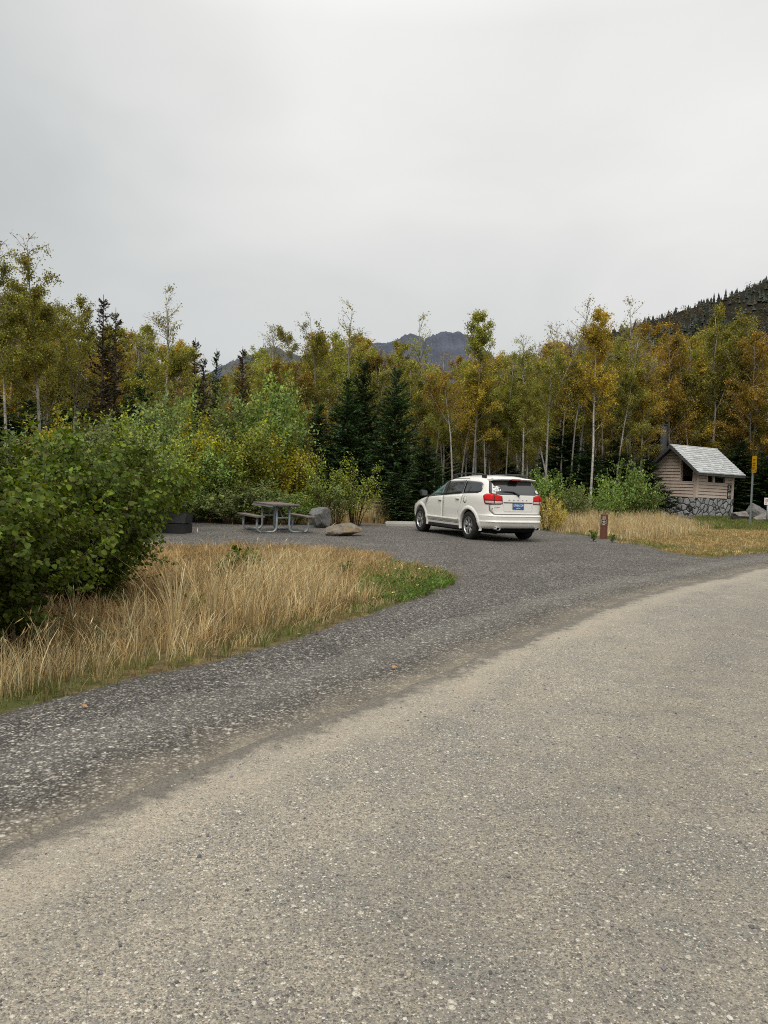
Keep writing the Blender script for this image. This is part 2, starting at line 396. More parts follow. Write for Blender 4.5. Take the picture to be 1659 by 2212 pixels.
ay = np.concatenate([-np.geomspace(9000, 14, 18), np.arange(-12, 72, 1.0), np.geomspace(74, 9000, 26)])
gx, gy = np.meshgrid(ax, ay); V = np.stack([gx.ravel(), gy.ravel(), np.zeros(gx.size)], -1)
nx = len(ax); i, j = np.meshgrid(np.arange(len(ay) - 1), np.arange(nx - 1), indexing='ij'); q = (i * nx + j).ravel()
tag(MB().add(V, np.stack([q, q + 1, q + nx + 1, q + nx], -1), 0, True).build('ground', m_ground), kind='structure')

# ------------------------------------------------------------------ mountains and hill
def fbm(x, y, seed, octs=5):
    r = np.random.default_rng(seed); s = np.zeros_like(x); a = 1.0
    for o in range(octs):
        for _ in range(3):
            th = r.random() * 6.283; ph = r.random() * 6.283; k = 2 ** o
            s += a * np.sin((x * math.cos(th) + y * math.sin(th)) * k + ph) / 3
        a *= .55
    return s
def ridge(name, prof, D, depth, mat, rough, seed, nx=260, ny=40, foot=.35):
    """terrain whose skyline follows prof (image points) at distance D, sloping down to the ground towards the camera and behind"""
    px = np.linspace(prof[0][0], prof[-1][0], nx); py = np.interp(px, [a for a, _ in prof], [b_ for _, b_ in prof])
    top = np.array([at(x, y, D) for x, y in zip(px, py)])
    t = np.concatenate([np.linspace(0, 1, ny), 1 + np.linspace(.06, .8, 10)])
    V = []
    for k, tt in enumerate(t):
        f = tt ** 1.15 if tt <= 1 else max(0, 1 - (tt - 1) * 1.1)
        yy = D - depth * (1 - tt)
        x = top[:, 0] * (1 - .12 * (1 - tt)); z = top[:, 2] * f
        amp = rough * np.clip(math.sin(min(tt, 1) * math.pi) * 1.0, 0, 1)
        z = z + fbm(x / D * 30, np.full(nx, yy / D * 30), seed) * amp * top[:, 2].mean()
        y2 = yy + fbm(x / D * 14, np.full(nx, yy / D * 9), seed + 3) * depth * .05 * math.sin(min(tt, 1) * math.pi)
        V.append(np.stack([x, np.broadcast_to(y2, (nx,)), np.maximum(z, -2)], -1))
    V = np.concatenate(V); m = len(t)
    i, j = np.meshgrid(np.arange(m - 1), np.arange(nx - 1), indexing='ij'); q = (i * nx + j).ravel()
    o = MB().add(V, np.stack([q, q + 1, q + nx + 1, q + nx], -1), 0, True).build(name, mat)
    return tag(o, kind='structure'), V.reshape(m, nx, 3)
m_mtn, n, b = new_mat('haze_tinted_rock')
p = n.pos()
c = n.mix(n.ramp(n.noise(.006, 8, .65, p), [(.35, 0), (.65, 1)]), (.105, .122, .160), (.15, .168, .212))  # blue-grey of the distant haze is put into the rock colour
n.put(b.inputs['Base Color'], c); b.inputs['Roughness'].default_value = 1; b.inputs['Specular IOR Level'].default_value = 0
n.put(b.inputs['Normal'], n.bump(n.noise(.012, 8, .7, p), 1.0, 60))
mp = [(250, 900), (330, 860), (430, 818), (465, 797), (500, 782), (525, 773), (548, 765), (565, 755), (580, 751), (592, 749), (604, 752), (615, 760), (622, 757), (640, 766), (665, 776), (690, 782), (715, 776), (745, 768), (775, 757), (790, 746), (800, 742), (825, 743), (850, 739), (862, 731), (876, 725), (890, 721), (905, 725), (914, 731), (917, 737), (922, 729), (930, 726), (936, 722), (940, 726), (950, 720), (975, 716), (992, 716), (1008, 724), (1022, 730), (1034, 741), (1048, 752), (1062, 768), (1085, 792), (1120, 820), (1200, 870), (1300, 930)]
mpx = np.arange(250, 1300, 2.5); r_ = np.random.default_rng(7)
mpy = np.interp(mpx, [a for a, _ in mp], [b_ for _, b_ in mp]) + r_.normal(0, .8, len(mpx)) + np.interp(mpx, mpx[::5], r_.normal(0, 1.6, len(mpx[::5])))
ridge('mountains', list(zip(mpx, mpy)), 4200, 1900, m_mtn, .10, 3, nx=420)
m_hill, n, b = new_mat('autumn_hillside')
p = n.pos()
c = n.mix(n.ramp(n.noise(.035, 5, .65, p), [(.38, 0), (.6, 1)]), (.018, .021, .013), (.050, .040, .028))
c = n.mix(n.ramp(n.noise(.07, 4, .6, p), [(.52, 0), (.65, .8)]), c, (.062, .048, .045))
c = n.mix(n.ramp(n.noise(.9, 4, .7, p), [(.35, .8), (.55, 0)]), c, (.015, .018, .012))
n.put(b.inputs['Base Color'], c); b.inputs['Roughness'].default_value = 1; b.inputs['Specular IOR Level'].default_value = 0
n.put(b.inputs['Normal'], n.bump(n.noise(.8, 5, .7, p), 1, 1.5))
hp = [(880, 900), (960, 862), (1080, 815), (1150, 782), (1220, 752), (1290, 730), (1350, 712), (1400, 697), (1440, 686), (1470, 672), (1500, 664), (1540, 655), (1580, 640), (1620, 622), (1659, 608), (1720, 585), (1800, 560), (2000, 520), (2300, 500)]
hill, HV = ridge('hillside', hp, 560, 380, m_hill, .06, 9, nx=200)
# ------------------------------------------------------------------ vegetation: materials
m_bark_w, n, b = new_mat('pale_birch_bark')
tc = n.tc(); mk = n.noise(1.0, 4, .7, n.mapping(tc, (9, 9, 22))); k = n.noise(.8, 3, .6, n.mapping(tc, (3, 3, 2)))
c = n.mix(n.ramp(mk, [(.36, 1), (.47, 0)]), n.mix(n.ramp(k, [(.35, 0), (.65, 1)]), (.56, .53, .48), (.32, .30, .27)), (.05, .045, .04))
hz = n.ramp(n.xyz(tc)[2], [(0, (1, 1, 1)), (1, (1, 1, 1))])
c = n.hsv(c, .5, 1, n.math('MULTIPLY_ADD', n.objrand(), .75, .45))
n.put(b.inputs['Base Color'], c); b.inputs['Roughness'].default_value = .85; b.inputs['Specular IOR Level'].default_value = .15
m_twig = simple('grey_brown_twigs', (.25, .215, .19), .9, spec=.1, var=.3)
m_bark_d = simple('dark_bark', (.075, .06, .05), .95, spec=.1, var=.35, bump=.4)
m_stem = simple('reddish_stem', (.085, .05, .035), .8, spec=.15, var=.3)
L_GOLD = leaf_mat('birch_leaf_gold', [(0.441, 0.285, 0.046), (0.331, 0.263, 0.047), (0.528, 0.344, 0.047), (0.243, 0.218, 0.046), (0.375, 0.239, 0.039)], .7, dark=.5)
L_OLIVE = leaf_mat('birch_leaf_olive', [(0.278, 0.276, 0.051), (0.206, 0.251, 0.058), (0.363, 0.328, 0.058), (0.243, 0.287, 0.062), (0.435, 0.328, 0.058)], .7, dark=.5)
L_RUST = leaf_mat('birch_leaf_rust', [(0.224, 0.143, 0.025), (0.277, 0.188, 0.028), (0.181, 0.131, 0.025), (0.203, 0.160, 0.029)], .7, dark=.4)
L_SPRUCE = leaf_mat('spruce_needles', [(0.049, 0.092, 0.030), (0.070, 0.123, 0.041), (0.038, 0.073, 0.024), (0.090, 0.140, 0.046)], 2.2, trans=.12, dark=.30, rough=.7, spec=.12)
L_SPRUCE_B = leaf_mat('spruce_needles_browning', [(0.033, 0.053, 0.024), (0.090, 0.053, 0.022), (0.045, 0.063, 0.030), (0.128, 0.068, 0.027)], 1.6, trans=.12, dark=.4)
L_ALDER = leaf_mat('alder_leaf', [(0.132, 0.201, 0.020), (0.098, 0.158, 0.018), (0.169, 0.224, 0.025), (0.072, 0.129, 0.018), (0.209, 0.241, 0.032), (0.122, 0.177, 0.043)], 1.7, trans=.28, rough=.6, spec=.16, dark=.42)
L_GREEN = leaf_mat('young_green_leaf', [(0.222, 0.328, 0.077), (0.170, 0.275, 0.069), (0.290, 0.380, 0.092), (0.145, 0.250, 0.074), (0.343, 0.394, 0.077)], 1.1, dark=.5)
L_SAGE = leaf_mat('dull_green_leaf', [(0.188, 0.256, 0.088), (0.150, 0.219, 0.070), (0.239, 0.308, 0.113), (0.276, 0.296, 0.076)], 1.2, dark=.45)
L_YELLOW = leaf_mat('yellow_autumn_leaf', [(0.493, 0.414, 0.030), (0.403, 0.356, 0.040), (0.302, 0.310, 0.040), (0.538, 0.414, 0.030), (0.235, 0.265, 0.040)], 1.0, dark=.5)
L_YGREEN = leaf_mat('yellow_green_leaf', [(0.344, 0.370, 0.058), (0.243, 0.315, 0.058), (0.444, 0.416, 0.053), (0.193, 0.270, 0.064)], 1.0, dark=.5)
L_PALEY = leaf_mat('pale_yellow_leaf', [(0.652, 0.525, 0.154), (0.544, 0.452, 0.128), (0.471, 0.399, 0.081), (0.362, 0.326, 0.072), (0.725, 0.544, 0.181)], 2.5, dark=.6)
M_STRAW = leaf_mat('dry_straw', [(0.700, 0.608, 0.358), (0.660, 0.500, 0.258), (0.700, 0.676, 0.448), (0.485, 0.343, 0.157), (0.700, 0.559, 0.302), (0.388, 0.265, 0.112)], 3.5, trans=.3, dark=.68, rough=.6)
M_STRAWB = leaf_mat('brown_dead_grass', [(0.432, 0.293, 0.130), (0.528, 0.368, 0.170), (0.288, 0.178, 0.075), (0.480, 0.333, 0.150)], 2.0, trans=.2, dark=.5)
M_GRASS = leaf_mat('short_green_grass', [(0.149, 0.209, 0.045), (0.113, 0.172, 0.033), (0.224, 0.247, 0.067), (0.329, 0.284, 0.120), (0.135, 0.194, 0.041)], 2.0, trans=.3, dark=.6)
M_GCOVER = leaf_mat('lush_ground_cover', [(0.120, 0.200, 0.032), (0.089, 0.160, 0.026), (0.161, 0.226, 0.042), (0.104, 0.152, 0.030)], 3.0, trans=.3, dark=.6)

# ------------------------------------------------------------------ vegetation: leaf and blade builders
def rand_unit(k):
    v = rng.normal(size=(k, 3)); return nrm(v)
def frame(D, U):
    D = nrm(D); S = nrm(np.cross(D, U)); return D, S, nrm(np.cross(S, D))
def leaf_quads(mb, P, D, U, s, wd=.36, fold=.12, mi=0):
    D, S, Nn = frame(D, U); s = np.asarray(s)[:, None]
    V = np.stack([P, P + D * s * .48 + S * s * wd + Nn * s * fold, P + D * s, P + D * s * .48 - S * s * wd + Nn * s * fold], 1)
    k = len(P); mb.add(V.reshape(-1, 3), np.arange(4 * k).reshape(k, 4), mi)
_lu = np.array([0, .10, .34, .64, .87, 1.0]); _lw = np.array([0, .27, .45, .38, .19, 0])
LT, LF = [], []
LT.append((0, 0, 0))
for u_, w_ in zip(_lu[1:-1], _lw[1:-1]):
    for sgn in (-1, 0, 1): LT.append((u_, sgn * w_, .30 * w_ * abs(sgn) - .22 * u_ * u_))
LT.append((1, 0, -.24)); LT = np.array(LT, float)
T3 = [(0, 2, 1), (0, 3, 2)]; Q4 = []
for r__ in range(3):
    a = 1 + r__ * 3
    Q4 += [(a, a + 1, a + 4, a + 3), (a + 1, a + 2, a + 5, a + 4)]
T3 += [(10, 11, 13), (11, 12, 13)]
def leaf_big(mb, P, D, U, s, mi=0):
    D, S, Nn = frame(D, U); k = len(P); s = np.asarray(s)[:, None, None]
    V = P[:, None] + s * (LT[None, :, 0, None] * D[:, None] + LT[None, :, 1, None] * S[:, None] + LT[None, :, 2, None] * Nn[:, None])
    b0 = mb.n; o = (np.arange(k) * 14)[:, None, None]
    mb.add(V.reshape(-1, 3), (np.array(Q4)[None] + o).reshape(-1, 4), mi, True)
    mb.F.append(((np.array(T3)[None] + o).reshape(-1, 3) + b0, mi, True))
def blades(mb, P, h, lean, w_, mi=0, heads=0.0, droop=.35):
    """grass: P (k,2|3) bases, heights, lean vectors (k,2)"""
    k = len(P); P3 = np.zeros((k, 3)); P3[:, :P.shape[1]] = P
    az = rng.random(k) * 6.283; S = np.stack([np.cos(az), np.sin(az), np.zeros(k)], -1)
    h = np.asarray(h)[:, None]; L = np.concatenate([lean, np.zeros((k, 1))], 1)
    rows = []
    for t, ww in ((0, 1), (.38, .85), (.72, .55), (1, .12)):
        c = P3 + np.array([0, 0, 1.0]) * h * (t - droop * .35 * t ** 3) + L * h * t ** 1.8
        hw = (np.asarray(w_)[:, None] * ww * .5)
        rows += [c - S * hw, c + S * hw]
    V = np.stack(rows, 1)
    f = np.array([[0, 1, 3, 2], [2, 3, 5, 4], [4, 5, 7, 6]]); o = (np.arange(k) * 8)[:, None, None]
    mb.add(V.reshape(-1, 3), (f[None] + o).reshape(-1, 4), mi)
    if heads > 0:
        sel = rng.random(k) < heads; kk = sel.sum()
        tip = (V[sel, 6] + V[sel, 7]) / 2; d = nrm(tip - (V[sel, 4] + V[sel, 5]) / 2)
        for rot in range(2):
            U = rand_unit(kk); leaf_quads(mb, tip - d * .02, d, U, np.clip(h[sel, 0] * .16, .025, .085), wd=.05, fold=0, mi=mi)

# ------------------------------------------------------------------ vegetation: trees and shrubs
def curve(p0, d0, L, k=5, bend=(0, 0, 0), wob=.06):
    P = [np.array(p0, float)]; d = np.array(d0, float)
    for _ in range(k - 1):
        d = nrm(d + np.array(bend) / (k - 1) + rng.normal(0, wob, 3)); P.append(P[-1] + d * L / (k - 1))
    return np.array(P)
def birch_mesh(H=12., cb=.35, spread=.15, leaves=6500, ls=.10, bare=0., fork=0., crook=.25, nb=30, r0=None, up=1.0):
    T, L = MB(), MB(); r0 = r0 or .0060 * H
    k = 9; t = np.linspace(0, 1, k); off = np.cumsum(rng.normal(0, crook, (k, 2)), 0) * t[:, None] * .5; off -= off[0]
    trunk = np.column_stack([off, t * H]); rad = r0 * (1 - t) ** .8 + .012
    T.tube(trunk, rad, 7)
    axes = [(trunk, rad, 1.0)]
    if fork:
        h = fork * H; p = np.array([np.interp(h, trunk[:, 2], trunk[:, i]) for i in range(3)]); a = rng.random() * 6.28
        C = curve(p, (math.cos(a) * .45, math.sin(a) * .45, 1), H * (.95 - fork), 7, (0, 0, .35), .05); T.tube(C, np.linspace(np.interp(h, trunk[:, 2], rad) * .85, .01, 7), 6); axes.append((C, None, .7))
    seg = []
    for ax_, _, wgt in axes:
        z0, z1 = ax_[0, 2], ax_[-1, 2]; lo = max(cb * H, z0)
        for _ in range(int(nb * wgt)):
            h = lo + (z1 - lo) * rng.random() ** .85; tt = (h - cb * H) / (H * (1 - cb))
            p = np.array([np.interp(h, ax_[:, 2], ax_[:, i]) for i in range(3)]); a = rng.random() * 6.283
            el = R(rng.uniform(28, 62)) * up; ln = H * spread * (1.05 - tt) ** .55 * rng.uniform(.65, 1.2) + .25
            C = curve(p, (math.cos(a) * math.cos(el), math.sin(a) * math.cos(el), math.sin(el)), ln, 5, (0, 0, rng.uniform(-.25, .5)), .10)
            T.tube(C, np.linspace(.006 * ln + .012, .006, 5), 4, 1, cap=False)
            seg.append((C[1:], h, 1.0))
            for _ in range(5):
                i = rng.integers(1, 5); d = nrm(C[i] - C[i - 1]) + rng.normal(0, .55, 3) + [0, 0, .15]
                Q = curve(C[i], nrm(d), ln * rng.uniform(.25, .5), 4, (0, 0, rng.uniform(-.5, .4)), .12)
                T.tube(Q, np.linspace(.011, .004, 4), 3, 1, cap=False); seg.append((Q, h, 1.3))
    w_ = np.array([(ln if True else 1) * rng.gamma(1.6) * (1 if h < H * (1 - bare) else (.02 if rng.random() < .9 else .4)) for _, h, ln in seg])
    cnt = rng.multinomial(leaves, w_ / w_.sum())
    P = []
    for (S_, h, _), c in zip(seg, cnt):
        if c == 0: continue
        u_ = rng.random(c) ** .75 * (len(S_) - 1); i = np.minimum(u_.astype(int), len(S_) - 2); f = (u_ - i)[:, None]
        P.append(S_[i] * (1 - f) + S_[i + 1] * f + rng.normal(0, .11, (c, 3)))
    P = np.concatenate(P); kk = len(P)
    D = rand_unit(kk) + [0, 0, -.5]; leaf_quads(L, P, D, rand_unit(kk) + [0, 0, .9], rng.uniform(.7, 1.25, kk) * ls, wd=.38)
    return T, L
def spruce_mesh(H=6., Rr=1.5, whorl=.22, nbr=8, tw=.15, top=.96):
    T, L = MB(), MB()
    T.tube([(0, 0, 0), (.02, 0, H * .5), (0, .01, H)], [.016 * H + .01, .009 * H + .01, .01], 6)
    z = .12; Ps, Ds, Ss = [], [], []
    while z < H * top:
        f = 1 - z / H; ln0 = Rr * (f ** .85) * (1 if f < .93 else .9) + .10
        for _ in range(nbr if f > .2 else 5):
            a = rng.random() * 6.283; ln = ln0 * rng.uniform(.72, 1.13)
            el = R(rng.uniform(-14, 8) + 38 * (1 - f) ** 2)
            C = curve((0, 0, z + rng.normal(0, whorl * .3)), (math.cos(a) * math.cos(el), math.sin(a) * math.cos(el), math.sin(el)), ln, 5, (0, 0, rng.uniform(-.15, .45)), .05)
            T.tube(C, np.linspace(.008 * ln + .006, .003, 5), 3, 0, cap=False)
            k = max(4, int(ln / .085)); u_ = (np.linspace(.12, 1, k)) * 4; i = np.minimum(u_.astype(int), 3); ff = (u_ - i)[:, None]
            Q = C[i] * (1 - ff) + C[i + 1] * ff; d = nrm(C[i + 1] - C[i]); side = nrm(np.cross(d, [0, 0, 1.0]))
            for sg in (-1, 1, 0):
                dd = d * .75 + side * sg * rng.uniform(.5, 1.0, (k, 1)) + np.array([0, 0, -1]) * rng.uniform(.0, .35, (k, 1)) + rng.normal(0, .12, (k, 3))
                Ps.append(Q); Ds.append(dd); Ss.append(rng.uniform(.75, 1.3, k) * tw * (.55 + .45 * f) * (1 if sg else .9))
        z += whorl * rng.uniform(.8, 1.2) * (.55 + .45 * f)
    P, D, s = np.concatenate(Ps), np.concatenate(Ds), np.concatenate(Ss); k = len(P)
    leaf_quads(L, P, D, np.array([0, 0, 1.0]) + rng.normal(0, .35, (k, 3)), s, wd=.20, fold=.0)
    leaf_quads(L, P + rng.normal(0, .015, (k, 3)), D + rng.normal(0, .2, (k, 3)), rand_unit(k), s * .9, wd=.16, fold=.0)
    return T, L
def shrub_mesh(H=2., Rr=1.2, stems=22, twigs=10, per=10, ls=.07, big=False, upright=.5, low=.15, jit=.02, tl=.22):
    T, L = MB(), MB(); Ps, Ds = [], []
    for s_ in range(stems):
        a = rng.random() * 6.283; rr = Rr * math.sqrt(rng.random()); hh = H * rng.uniform(.72, 1.0) * (1 - (.55 - .3 * upright) * (rr / Rr) ** 2)
        e = np.array([math.cos(a) * rr, math.sin(a) * rr, hh]); p0 = np.array([math.cos(a), math.sin(a), 0]) * rr * .22 + [0, 0, 0]
        t = np.linspace(0, 1, 7)[:, None]; m = p0 + np.array([e[0] - p0[0], e[1] - p0[1], 0]) * .28 + [0, 0, hh * .5]
        C = (1 - t) ** 2 * p0 + 2 * t * (1 - t) * m + t * t * e + rng.normal(0, .02 * H, (7, 3)) * t
        T.tube(C, np.linspace(.006 * H + .004, .003, 7), 4, cap=False)
        seg = [C[4:]]
        for _ in range(twigs):
            u_ = rng.uniform(low, 1) * 6; i = min(int(u_), 5); p = C[i] + (C[i + 1] - C[i]) * (u_ - i); d = nrm(C[i + 1] - C[i])
            out_ = np.array([p[0], p[1], 0]); out_ = out_ / (np.linalg.norm(out_) + .05)
            dd = nrm(d * (.25 + .6 * upright) + out_ * .55 + rng.normal(0, .5, 3) * [1, 1, .5])
            Q = curve(p, dd, H * tl * rng.uniform(.5, 1.2), 4, (0, 0, rng.uniform(-.1, .35)), .08); T.tube(Q, np.linspace(.004, .002, 4), 3, cap=False); seg.append(Q)
        for S_ in seg:
            k = per; u_ = np.linspace(.1, 1, k) * (len(S_) - 1); i = np.minimum(u_.astype(int), len(S_) - 2); f = (u_ - i)[:, None]
            P = S_[i] * (1 - f) + S_[i + 1] * f; d = nrm(S_[i + 1] - S_[i]); side = nrm(np.cross(d, rand_unit(1))) * np.where(np.arange(k) % 2, 1, -1)[:, None]
            Ps.append(P + rng.normal(0, jit, (k, 3))); Ds.append(d * .5 + side * .8 + rng.normal(0, .35, (k, 3)) + [0, 0, -.15])
    P, D = np.concatenate(Ps), np.concatenate(Ds); ok = P[:, 2] > .03; P, D = P[ok], D[ok]; k = len(P)
    rad = np.array([1, 1, 0]) * P; rad = rad / (np.linalg.norm(rad, axis=1)[:, None] + .1)
    U = np.array([0, 0, 1.0]) + rad * (.9 if big else .55) + rng.normal(0, .55 if big else .4, (k, 3))
    (leaf_big if big else leaf_quads)(L, P, D, U, rng.uniform(.6, 1.3, k) * ls)
    return T, L
def proto(name, tl, trunk_mats, leaf, trunk_name='trunk', crown_name='crown'):
    root = empty(name); T, L = tl
    T.build(trunk_name, trunk_mats, root); L.build(crown_name, leaf, root); return root
USED = set()
def place(pr, loc, rz, sc, label, cat, group=None, tilt=(0, 0), leaf=None):
    if id(pr) not in USED: USED.add(id(pr)); o = pr
    else: o = copy_tree(pr)
    o.location = loc; o.rotation_euler = (tilt[0], tilt[1], rz); o.scale = (sc,) * 3 if not hasattr(sc, '__len__') else sc
    for k_ in ('group',):
        if k_ in o: del o[k_]
    tag(o, label, cat, group)
    if leaf:
        for ch in o.children:
            if ch.name.startswith('crown'): ch.material_slots[0].link = 'OBJECT'; ch.material_slots[0].material = leaf
    return o

BIRCH = [proto('birch_tree', birch_mesh(12, cb * .88, sp, int(lv * 1.9), .095, bare, fork, crook, nb), [m_bark_w, m_twig], lf) for cb, sp, lv, bare, fork, crook, nb, lf in (
    (.42, .15, 6800, 0, 0, .22, 34, L_OLIVE), (.34, .17, 7600, .05, .35, .28, 34, L_GOLD), (.48, .14, 5600, .16, 0, .3, 32, L_OLIVE),
    (.30, .16, 7800, 0, .5, .25, 36, L_GOLD), (.38, .15, 5200, .28, 0, .2, 36, L_OLIVE), (.26, .18, 8200, 0, .3, .3, 36, L_RUST), (.5, .15, 3600, .22, .55, .34, 30, L_OLIVE))]
BIRCH_H = 12.0
SPRUCE = [proto('spruce_tree', spruce_mesh(6, 1.55, .19, 11, .20), m_bark_d, L_SPRUCE), proto('spruce_tree', spruce_mesh(6, 1.85, .20, 11, .21), m_bark_d, L_SPRUCE), proto('spruce_tree', spruce_mesh(6, 1.05, .26, 7, .17), m_bark_d, L_SPRUCE_B)]
def sky_y(x):
    return np.interp(x, [-400, 0, 40, 130, 180, 260, 330, 400, 430, 500, 560, 620, 680, 750, 800, 880, 940, 1030, 1080, 1110, 1170, 1220, 1250, 1300, 1345, 1400, 1450, 1540, 1600, 1659, 2100],
                     [600, 585, 600, 640, 690, 700, 660, 735, 765, 758, 722, 755, 700, 695, 750, 735, 765, 725, 755, 742, 722, 712, 705, 722, 705, 720, 712, 690, 722, 722, 700])
def birch_at(xb, yt, Y, v, label, group=None, xt=None, leaf=None, widen=1.0):
    """birch whose trunk stands in image column xb at depth Y and whose top reaches image row yt (column xt)"""
    p = base(xb, Y); H = top_z(xb if xt is None else xt, yt, Y); s = H / BIRCH_H
    tilt = 0 if xt is None else math.atan2(at(xt, yt, Y)[0] - p[0], H)
    return place(BIRCH[v], p, rng.random() * 6.28, (s * widen, s * widen, s), label, 'birch tree', group, (0, tilt), leaf)
def spruce_at(xb, yt, Y, v, wpx, label, group=None, leaf=None):
    p = base(xb, Y); H = top_z(xb, yt, Y); rad = wpx / F_PX * Y / 2; pr = (1.55, 1.85, 1.05)[v]
    return place(SPRUCE[v], p, rng.random() * 6.28, (rad / pr, rad / pr, H / 6.), label, 'spruce tree', group, leaf=leaf)

# named trees, one by one --------------------------------------------------
NB = [(18, 548, 29, 2, 'tall thin birch at the left edge of the photo, sparse olive leaves at its top', None, None),
      (88, 533, 30, 2, 'tallest birch on the left, bare forked twigs at its tip and a pale leaning trunk', 108, None),
      (352, 624, 33, 4, 'broad bare-topped birch right of the brown-tipped spruce, twigs fanning into the sky', 332, None),
      (150, 655, 33, 3, 'leafy olive birch between the tallest left birch and the brown-tipped spruce', None, L_OLIVE),
      (565, 712, 44, 6, 'sparse pale birch in front of the left mountain peak', 556, None),
      (592, 716, 46, 4, 'bare-topped birch just right of the left mountain peak', None, None),
      (690, 684, 42, 1, 'birch with pale golden crown behind the left spruces, forked white trunk', 684, L_OLIVE),
      (752, 661, 43, 4, 'tallest centre birch with a fan of bare grey twigs above the spruces', None, None),
      (884, 690, 44, 4, 'bare-topped birch above the tall right-hand spruce, in front of the mountain ridge', None, None),
      (980, 765, 37, 6, 'crooked white-trunked birch directly behind the car roof front', 968, L_GOLD),
      (1013, 745, 38, 2, 'leaning pink-grey birch trunk behind the car roof', 988, L_GOLD),
      (1025, 694, 40, 0, 'green-topped birch rising above the mountain shoulder behind the car', 1031, L_OLIVE),
      (1123, 716, 40, 2, 'straight white birch just right of the car, thin bent top', 1109, None),
      (1171, 712, 37, 6, 'slim white birch right of the car with a round olive crown', 1166, None),
      (1194, 800, 36, 2, 'birch trunk leaning against its neighbour right of the car', 1158, None),
      (1236, 675, 41, 4, 'tall bare-topped birch between the car and the marker post, leaning left', 1205, None),
      (1252, 664, 42, 4, 'tallest bare-topped birch above the marker post', 1256, None),
      (1274, 690, 35, 0, 'lone white trunk standing in the dry grass nearest the lot, left of the round alder', 1288, L_GOLD),
      (1363, 651, 42, 4, 'white-trunked birch behind the round alder with a tall bare top', 1346, None),
      (1446, 690, 48, 1, 'forked white birch rising behind the ridge of the toilet roof', 1447, L_GOLD),
      (1487, 716, 48, 2, 'straight slender birch behind the middle of the toilet roof', 1490, None),
      (1538, 670, 49, 3, 'full olive-yellow birch with the roundest crown, above the toilet roof end', None, L_OLIVE),
      (1612, 730, 48, 5, 'leaning birch behind the yellow sign', 1636, L_GOLD)]
for xb, yt, Y, v, lab, xt, lf in NB: birch_at(xb, yt, Y, v, lab, None, xt, lf)
for xb, yt, Y, v, wp, lab, lf in (
    (-8, 850, 33, 1, 210, 'dark spruce cut by the left edge of the photo behind the alder', L_SPRUCE),
    (217, 636, 31, 2, 120, 'tall spruce on the left with rusty cones at its tip', L_SPRUCE_B),
    (243, 664, 33, 2, 110, 'browning spruce leaning close behind the rusty-tipped one', L_SPRUCE_B),
    (415, 729, 36, 2, 100, 'narrow dark spruce with a long bare leader, left of the mountain', L_SPRUCE_B),
    (434, 768, 38, 2, 80, 'small red-brown spruce beside the one with the long leader', L_SPRUCE_B),
    (461, 752, 37, 2, 80, 'thin green spruce at the left foot of the mountain', L_SPRUCE),
    (517, 748, 39, 2, 90, 'pointed spruce standing before the left mountain peak', L_SPRUCE_B),
    (684, 868, 33, 0, 130, 'shortest of the spruces behind the picnic table, left of the pair', L_SPRUCE),
    (744, 812, 32, 1, 170, 'broad dark spruce behind the big grey boulder', L_SPRUCE),
    (777, 772, 34, 0, 160, 'tall spruce hidden half behind the broad dark spruce', L_SPRUCE),
    (848, 790, 31, 1, 170, 'tall dense spruce left of the car, tallest of the dark centre spruces', L_SPRUCE),
    (915, 940, 28, 1, 150, 'small bluish spruce directly left of the car hood', L_SPRUCE),
    (850, 1020, 27, 1, 110, 'low young spruce in front of the tall dense spruce', L_SPRUCE),
    (1215, 900, 42, 1, 190, 'dark spruce behind the shrubs right of the car', L_SPRUCE),
    (1262, 955, 39, 1, 150, 'low spruce behind the lone white trunk', L_SPRUCE),
    (1325, 948, 40, 1, 170, 'dark spruce behind the round alder', L_SPRUCE),
    (1392, 975, 42, 1, 140, 'low dark spruce behind the black vent pipe', L_SPRUCE),
    (1592, 950, 46, 1, 170, 'dark spruce behind the right end of the toilet', L_SPRUCE),
    (1650, 985, 44, 1, 150, 'dark spruce behind the yellow sign pole', L_SPRUCE),
    (60, 860, 34, 1, 230, 'dark spruce low behind the two tall left birches', L_SPRUCE),
    (160, 830, 36, 1, 200, 'dark spruce in the shade left of the rusty-tipped one', L_SPRUCE),
    (300, 800, 40, 1, 190, 'dark spruce behind the bare-topped left birch', L_SPRUCE),
    (1085, 975, 45, 1, 150, 'low spruce seen over the roof of the car', L_SPRUCE)):
    spruce_at(xb, yt, Y, v, wp, lab, None, lf)
